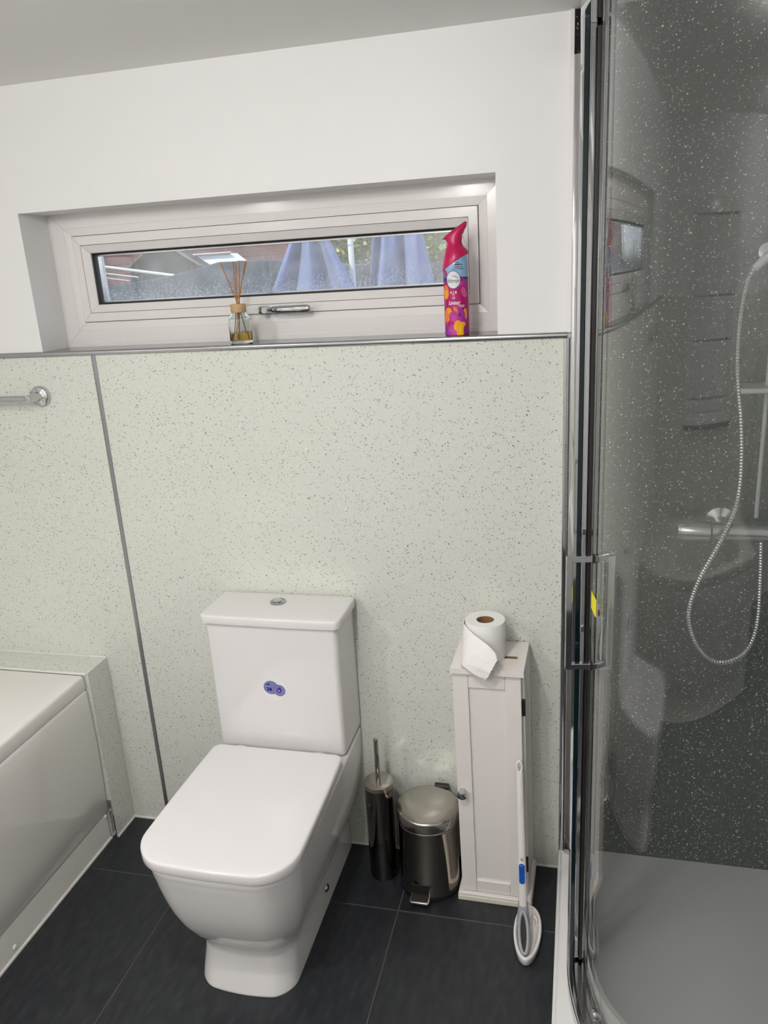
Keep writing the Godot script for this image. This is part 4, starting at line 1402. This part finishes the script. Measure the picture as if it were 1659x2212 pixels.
func soft_blob(img: Image, cx: float, cy: float, rx: float, ry: float, ang: float, col: Color, k := 1.0, ribs := 0.0) -> void:
	var w := img.get_width()
	var h := img.get_height()
	var reach := int(ceil(maxf(rx, ry))) + 1
	var ca := cos(ang)
	var sa := sin(ang)
	for yy in range(maxi(0, int(cy) - reach), mini(h, int(cy) + reach + 1)):
		for xx in range(int(cx) - reach, int(cx) + reach + 1):
			var dx := xx - cx
			var dy := yy - cy
			var u := (dx * ca + dy * sa) / rx
			var v := (-dx * sa + dy * ca) / ry
			var q := u * u + v * v
			if q < 1.0:
				var px := posmod(xx, w)
				var f := k * clampf((1.0 - q) * 6.0, 0.0, 1.0)
				var c := col
				if ribs > 0.0:
					c = col.lerp(col.lightened(0.35), ribs * (0.5 + 0.5 * sin(v * 23.0 + u * 3.0)) * (0.4 + 0.6 * absf(u)))
				img.set_pixel(px, yy, img.get_pixel(px, yy).lerp(c, f))

func can_print() -> ImageTexture:
	var w := 768
	var h := 832
	var s := h / 0.2            # pixels per metre up the can
	var sx := w / (TAU * 0.029) # and around it
	var img := Image.create(w, h, false, Image.FORMAT_RGB8)
	img.fill(Color(0.70, 0.04, 0.40))
	var X := func(m: float) -> float: return w / 2.0 + m * sx
	var Y := func(m: float) -> float: return h - m * s
	# sky-blue shoulder over a navy belt
	img.fill_rect(Rect2i(0, 0, w, int(Y.call(0.131))), Color(0.56, 0.72, 0.86))
	img.fill_rect(Rect2i(0, int(Y.call(0.1315)), w, int(0.0085 * s)), Color(0.17, 0.20, 0.45))
	soft_blob(img, X.call(-0.027), Y.call(0.141), 0.012 * sx, 0.010 * s, 0.3, Color(0.55, 0.14, 0.42), 0.9, 0.4)
	soft_blob(img, X.call(-0.032), Y.call(0.137), 0.009 * sx, 0.006 * s, -0.4, Color(0.72, 0.30, 0.36), 0.8, 0.4)
	# flowers: [x, y, rx, ry, angle, colour]
	var yel := Color(0.95, 0.66, 0.05)
	var org := Color(0.93, 0.50, 0.16)
	var mag := Color(0.66, 0.12, 0.58)
	var vio := Color(0.52, 0.16, 0.58)
	for p in [
		[-0.0225, 0.101, 0.0095, 0.0155, 0.15, org], [-0.0205, 0.094, 0.0075, 0.0115, 0.3, yel],
		[0.020, 0.122, 0.0075, 0.0125, -0.5, Color(0.62, 0.10, 0.50)], [0.0255, 0.117, 0.0055, 0.011, 0.2, mag], [0.016, 0.117, 0.004, 0.009, 0.9, Color(0.80, 0.20, 0.55)], [0.0245, 0.098, 0.007, 0.013, -0.4, Color(0.80, 0.35, 0.62)],
		[-0.0170, 0.050, 0.0115, 0.0165, 0.25, yel], [-0.0225, 0.042, 0.0075, 0.0175, 0.1, org], [0.0270, 0.049, 0.0060, 0.014, 0.0, yel],
		[0.0080, 0.062, 0.0050, 0.0120, 0.5, Color(0.85, 0.30, 0.28)], [0.0035, 0.058, 0.0040, 0.0110, -0.5, Color(0.90, 0.45, 0.25)],
		[0.0150, 0.057, 0.0062, 0.0135, -0.25, mag], [-0.0035, 0.046, 0.0105, 0.0130, 0.7, Color(0.72, 0.14, 0.56)], [0.0025, 0.040, 0.0100, 0.0090, 0.1, Color(0.76, 0.20, 0.60)],
		[0.0170, 0.041, 0.0095, 0.0165, 0.3, Color(0.70, 0.16, 0.60)], [0.0230, 0.034, 0.0075, 0.0110, -0.5, mag], [0.0125, 0.049, 0.0045, 0.0055, 0.0, Color(0.36, 0.14, 0.58)],
		[0.0085, 0.019, 0.0120, 0.0180, -0.1, yel], [0.0185, 0.017, 0.0090, 0.0165, 0.2, Color(0.93, 0.72, 0.06)], [0.0260, 0.012, 0.0055, 0.0120, 0.0, Color(0.45, 0.12, 0.45)],
		[-0.0195, 0.018, 0.0055, 0.0170, -0.25, mag], [-0.0125, 0.015, 0.0055, 0.0150, 0.55, Color(0.70, 0.20, 0.62)], [-0.0060, 0.010, 0.0115, 0.0070, 0.2, Color(0.74, 0.24, 0.64)], [-0.0250, 0.011, 0.0050, 0.0120, 0.2, vio], [-0.0150, 0.006, 0.0090, 0.0055, 0.0, Color(0.62, 0.16, 0.62)]]:
		soft_blob(img, X.call(p[0]), Y.call(p[1]), p[2] * sx, p[3] * s, p[4], p[5], 0.95, 0.35)
		soft_blob(img, X.call(p[0] + 0.075), Y.call(p[1] - 0.004), p[2] * sx, p[3] * s, p[4] + 0.4, p[5], 0.95, 0.35)
	# white roundel with a dark rim and the swash over the name
	var phi := -0.03 * 0.029
	soft_blob(img, X.call(phi), Y.call(0.1265), 0.0183 * sx, 0.0208 * s, 0.0, Color(0.16, 0.17, 0.32), 1.0)
	soft_blob(img, X.call(phi), Y.call(0.1265), 0.0173 * sx, 0.0198 * s, 0.0, Color(0.88, 0.88, 0.90), 1.0)
	for i in 60:
		var f := i / 59.0
		var px: float = X.call(phi - 0.003 + f * 0.0155)
		var py: float = Y.call(0.1335 + 0.0016 * sin(f * PI * 1.6) - f * 0.0012)
		soft_blob(img, px, py, 2.2, 2.0 * sin(PI * clampf(f, 0.05, 0.95)) + 0.6, 0.0, Color(0.10, 0.11, 0.18), 1.0)
	# navy pill behind the small white line
	for i in 40:
		soft_blob(img, X.call(0.0030 + 0.0155 * i / 39.0), Y.call(0.1565), 0.0032 * sx, 0.0042 * s, 0.0, Color(0.12, 0.15, 0.36), 1.0)
	soft_blob(img, X.call(0.0095), Y.call(0.1632), 0.0016 * sx, 0.0011 * s, 0.5, Color(0.12, 0.15, 0.36), 1.0)
	soft_blob(img, X.call(0.0118), Y.call(0.1632), 0.0016 * sx, 0.0011 * s, -0.5, Color(0.12, 0.15, 0.36), 1.0)
	# little ring mark between the two names
	soft_blob(img, X.call(phi), Y.call(0.0868), 0.0034 * sx, 0.0034 * s, 0.0, Color(0.93, 0.85, 0.91), 1.0)
	soft_blob(img, X.call(phi), Y.call(0.0868), 0.0028 * sx, 0.0028 * s, 0.0, Color(0.70, 0.04, 0.40), 1.0)
	return ImageTexture.create_from_image(img)

func reed_diffuser() -> void:
	var c := Vector3(-0.8290, SILL - 0.0003, -0.0315)
	var t := thing("reed_diffuser", "small glass reed diffuser with amber oil on the window sill", "reed diffuser", c)
	part("bottle", lathe_closed([
		Vector2(0.0, 0.0), Vector2(0.0262, 0.0), Vector2(0.0283, 0.0018), Vector2(0.0288, 0.005), Vector2(0.0288, 0.052), Vector2(0.0278, 0.060), Vector2(0.0250, 0.0675), Vector2(0.0210, 0.0720), Vector2(0.0165, 0.0745), Vector2(0.0150, 0.078), Vector2(0.0150, 0.090),
		Vector2(0.0128, 0.090), Vector2(0.0128, 0.077), Vector2(0.0150, 0.0722), Vector2(0.0195, 0.0695), Vector2(0.0232, 0.0655), Vector2(0.0257, 0.059), Vector2(0.0264, 0.052), Vector2(0.0264, 0.011), Vector2(0.0250, 0.0085), Vector2(0.0, 0.0080)], 64), M.bottle_glass, t)
	part("oil", lathe([Vector2(0.0, 0.0084), Vector2(0.0246, 0.0088), Vector2(0.0261, 0.0112), Vector2(0.0261, 0.0265), Vector2(0.0, 0.0265)], 64), M.oil, t)
	part("collar", lathe_closed([Vector2(0.0153, 0.0765), Vector2(0.0185, 0.0765), Vector2(0.0192, 0.0775), Vector2(0.0192, 0.0955), Vector2(0.0182, 0.0968), Vector2(0.0060, 0.0968), Vector2(0.0060, 0.0910), Vector2(0.0153, 0.0910)], 48), M.pale_wood, t)
	for r in [[0.0020, 0.0020, -0.0320, 0.1960, 0.004], [-0.0035, -0.001, 0.0002, 0.1965, 0.002], [0.0010, 0.003, 0.0042, 0.1968, -0.003], [0.0030, -0.002, 0.0175, 0.1972, 0.004], [-0.0030, 0.0015, 0.0340, 0.1955, -0.002], [0.0005, -0.003, 0.0320, 0.1945, 0.003]]:
		var top := Vector3(r[2], r[3], r[4])
		var mid := Vector3(r[0], 0.094, r[1])
		var low := mid + (mid - top) * ((0.094 - 0.0105) / (top.y - 0.094))
		low.x = clampf(low.x, -0.018, 0.018)
		part("reed", tube([low, mid, top], [0.00135], 8), M.reed, t)

# ------------------------------------------------------------------ towel rail
func towel_rail() -> void:
	var t := thing("towel_rail", "chrome towel rail on the speckled wall above the bath", "towel rail", Vector3(-1.4150, 1.3525, 0.0))
	var turn := Basis(Vector3.RIGHT, PI / 2)
	part("flange", finish(shifted(lathe_tris([Vector2(0, 0.0), Vector2(0.0270, 0.0), Vector2(0.0275, 0.002), Vector2(0.0275, 0.010), Vector2(0.0268, 0.0125), Vector2(0.0250, 0.0140), Vector2(0.0205, 0.0150), Vector2(0.013, 0.0185), Vector2(0.0110, 0.0240), Vector2(0.0105, 0.056), Vector2(0.009, 0.060), Vector2(0.0, 0.061)], 40), Transform3D(turn, Vector3.ZERO))), M.chrome, t)
	part("bar", tube([Vector3(-0.004, -0.001, 0.046), Vector3(-0.42, -0.001, 0.046)], [0.0088], 24), M.chrome, t)
	part("flange", finish(shifted(lathe_tris([Vector2(0, 0.0), Vector2(0.0270, 0.0), Vector2(0.0275, 0.010), Vector2(0.0205, 0.0150), Vector2(0.0110, 0.0240), Vector2(0.0105, 0.056), Vector2(0.0, 0.061)], 40), Transform3D(turn, Vector3(-0.424, 0, 0)))), M.chrome, t)

# ------------------------------------------------------------------ outside the window
func outside() -> void:
	var brick_roof := mat(Color(0.34, 0.21, 0.18), 0.85)
	brick_roof.albedo_texture = noise_tex(0.05, [[0.0, Color(0.6, 0.55, 0.55)], [1.0, Color(1.25, 1.1, 1.05)]], 256, 3, 12)
	triplanar(brick_roof, Vector3.ONE * 0.8)
	var felt := mat(Color(0.27, 0.30, 0.34), 0.9)
	felt.albedo_texture = noise_tex(0.03, [[0.0, Color(0.7, 0.72, 0.75)], [1.0, Color(1.1, 1.1, 1.1)]], 256, 4, 14)
	triplanar(felt, Vector3.ONE * 0.5)
	var slate := mat(Color(0.14, 0.155, 0.165), 0.8)
	var cream := mat(Color(0.74, 0.72, 0.68), 0.6)
	var g := struct("ground", boxes([[Vector3(-16, -0.5, -24), Vector3(8, -0.4, -0.3)]]), mat(Color(0.24, 0.30, 0.17), 1.0), "garden ground outside the window", "ground")
	g.set_meta("kind", "structure")
	# tiled house roof far behind, courses laid as overlapping strips
	var hs := thing("neighbour_house", "brown tiled house roof seen through the window behind the hanging cloths", "house", Vector3(-5.2, -0.4, -10.6))
	part("wall", boxes([[Vector3(-5.5, 0, -3.5), Vector3(3.6, 2.15, 0.0)]]), cream, hs)
	for i in 24:
		var y := 1.95 + i * 0.16
		var zz := 0.45 - i * 0.20
		part("roof_course", finish(shifted(rbox_tris(Vector3(9.5, 0.045, 0.30), 0.012), Transform3D(Basis(Vector3.RIGHT, 0.62), Vector3(-0.9, y, zz)))), brick_roof, hs)
	# dark gable with pale barge boards in front of it
	var gb := thing("dark_gable", "dark slate gable with pale barge boards seen through the left of the window", "gable", Vector3(-5.86, -0.4, -9.0))
	var ax := 0.0
	part("gable_wall", slab_xy(PackedVector2Array([Vector2(-0.56, 0.0), Vector2(0.57, 0.0), Vector2(0.57, 2.215), Vector2(0.0, 2.585), Vector2(-0.56, 2.245)]), -0.6, 0.0), slate, gb)
	for s in [-1, 1]:
		part("barge_board", finish(shifted(rbox_tris(Vector3(0.72, 0.016, 0.10), 0.005), Transform3D(Basis(Vector3.FORWARD, s * 0.57), Vector3(s * 0.30, 2.415, 0.04)))), mat(Color(0.42, 0.35, 0.28), 0.7), gb)
	# white dormer cheek / roof window box
	var dm := thing("roof_dormer", "small white box dormer on the brown roof", "dormer", Vector3(-4.95, -0.4, -9.4))
	part("dormer_face", slab_xy(PackedVector2Array([Vector2(-0.53, 2.215), Vector2(0.084, 2.271), Vector2(-0.06, 2.385), Vector2(-0.71, 2.372)]), -0.3, 0.0), mat(Color(0.95, 0.94, 0.92), 0.4), dm)
	part("dormer_edge", finish(shifted(rbox_tris(Vector3(0.74, 0.025, 0.06), 0.008), Transform3D(Basis(Vector3.FORWARD, 0.0), Vector3(-0.38, 2.392, 0.02)))), cream, dm)
	# white gutter, left
	var gt := thing("gutter", "white gutter pipes sloping across the left of the window view", "gutter", Vector3(-4.4, 1.7, -6.0))
	part("pipe", tube([Vector3(-0.62, 0.135, 0), Vector3(0.26, -0.01, 0.0)], [0.016], 12), cream, gt)
	part("pipe", tube([Vector3(-0.62, 0.075, 0.1), Vector3(-0.10, -0.005, 0.1)], [0.007], 12), cream, gt)
	part("pipe", tube([Vector3(-0.62, 0.035, 0.15), Vector3(-0.18, -0.035, 0.15)], [0.005], 12), cream, gt)
	# grey felted lean-to roof
	var lt := thing("felt_roof", "grey felt lean-to roof filling the lower window view", "roof", Vector3(-3.6, -0.4, -5.0))
	part("felt", slab_xy(PackedVector2Array([Vector2(-2.6, 0.0), Vector2(2.3, 0.0), Vector2(2.3, 2.06), Vector2(1.25, 2.10), Vector2(1.0, 2.166), Vector2(0.44, 2.175), Vector2(-0.023, 2.085), Vector2(-0.6, 2.03), Vector2(-2.6, 1.97)]), -1.4, 0.0, 0.01), felt, lt)
	# hedge
	var leaf := mat(Color(0.24, 0.30, 0.10), 0.8)
	leaf.backlight_enabled = true
	leaf.backlight = Color(0.20, 0.25, 0.05)
	leaf.vertex_color_use_as_albedo = true
	leaf.albedo_color = Color.WHITE
	var hd := thing("hedge", "sunlit green and yellow leafy hedge seen through the right of the window", "hedge", Vector3(-2.4, -0.4, -7.5))
	part("dark_core", rbox(Vector3(3.1, 3.2, 0.6), 0.25, Vector3(0.95, 1.6, -0.35)), mat(Color(0.30, 0.34, 0.15), 1.0), hd)
	var mm := MultiMesh.new()
	mm.transform_format = MultiMesh.TRANSFORM_3D
	mm.use_colors = true
	var lf := SurfaceTool.new()
	lf.begin(Mesh.PRIMITIVE_TRIANGLES)
	for v in [Vector3(0, 0, 0), Vector3(-0.022, 0.035, 0.004), Vector3(0, 0.075, 0), Vector3(0, 0, 0), Vector3(0, 0.075, 0), Vector3(0.022, 0.035, 0.004)]:
		lf.add_vertex(v)
	lf.generate_normals()
	mm.mesh = lf.commit()
	mm.instance_count = 9000
	var r := RandomNumberGenerator.new()
	r.seed = 21
	for i in 9000:
		var x := r.randf_range(-0.6, 2.5)
		var y := r.randf_range(1.3, 3.3)
		var z := 0.02 + 0.18 * sin(x * 4.0 + y * 3.0) + r.randf_range(-0.15, 0.15)
		var sc := r.randf_range(0.7, 1.5)
		mm.set_instance_transform(i, Transform3D(Basis.from_euler(Vector3(r.randf() * TAU, r.randf() * TAU, r.randf() * TAU)).scaled(Vector3.ONE * sc), Vector3(x, y, z)))
		var k := r.randf()
		mm.set_instance_color(i, Color(0.10, 0.16, 0.04).lerp(Color(0.55, 0.48, 0.12), k * k * k))
	var mi := MultiMeshInstance3D.new()
	mi.name = "leaves"
	mi.multimesh = mm
	mi.material_override = leaf
	mi.set_meta("kind", "stuff")
	hd.add_child(mi)
	# two blue cloths on a line, and the white post between them
	var cloth := mat(Color(0.42, 0.46, 0.60), 0.95)
	cloth.backlight_enabled = true
	cloth.backlight = Color(0.22, 0.25, 0.34)
	hanging_cloth("pale blue cloth hanging outside the window, left of the white post", Vector3(-1.618, 1.93, -3.0), 0.075, 0.30, 0.48, cloth, 1)
	hanging_cloth("pale blue cloth hanging outside the window, right of the white post", Vector3(-1.075, 1.93, -3.0), 0.135, 0.21, 0.44, cloth, 2)
	var ln := part("washing_line", tube([Vector3(-3.4, 1.9305, -3.0), Vector3(-1.3, 1.9305, -3.0), Vector3(0.4, 1.9305, -3.0)], [0.003], 6), M.grey_plastic, self)
	tag(ln, "thin washing line the blue cloths hang from", "line")
	var po := thing("line_post", "white metal post outside between the two blue cloths", "post", Vector3(-1.393, -0.4, -3.12))
	part("pole", tube([Vector3(0, 0, 0), Vector3(0, 2.6, 0)], [0.018], 16), mat(Color(0.86, 0.85, 0.82), 0.4), po)
	part("arm", tube([Vector3(0, 2.3305, 0), Vector3(0, 2.3305, 0.122)], [0.008], 10), mat(Color(0.86, 0.85, 0.82), 0.4), po)

func hanging_cloth(label: String, at: Vector3, w0: float, w1: float, drop: float, m: Material, sd: int) -> void:
	var front := []
	var n := 48
	var rows := 16
	var rings := []
	for i in rows + 1:
		var f := float(i) / rows
		var ring := PackedVector3Array()
		var back := PackedVector3Array()
		for j in n + 1:
			var u := float(j) / n * 2.0 - 1.0
			var x: float = u * lerpf(w0, w1, f)
			var z := (0.03 + 0.045 * f) * sin(u * 7.0 + sd * 1.7 + 0.8 * f) + 0.02 * sin(u * 15.0 + sd) * (1.0 - 0.5 * f)
			z *= 0.2 + 0.8 * minf(1.0, f * 3.0)
			x += 0.02 * sin(u * 7.0 + sd) * f
			ring.append(Vector3(x, -drop * f + 0.015 * sin(u * 4.0 + sd) * f, z))
			back.append(Vector3(x, -drop * f + 0.015 * sin(u * 4.0 + sd) * f, z - 0.003))
		back.reverse()
		ring.append_array(back)
		rings.append(ring)
	var o := part("hanging_cloth", loft(rings), m, self, at)
	tag(o, label, "cloth", "cloths on the washing line")
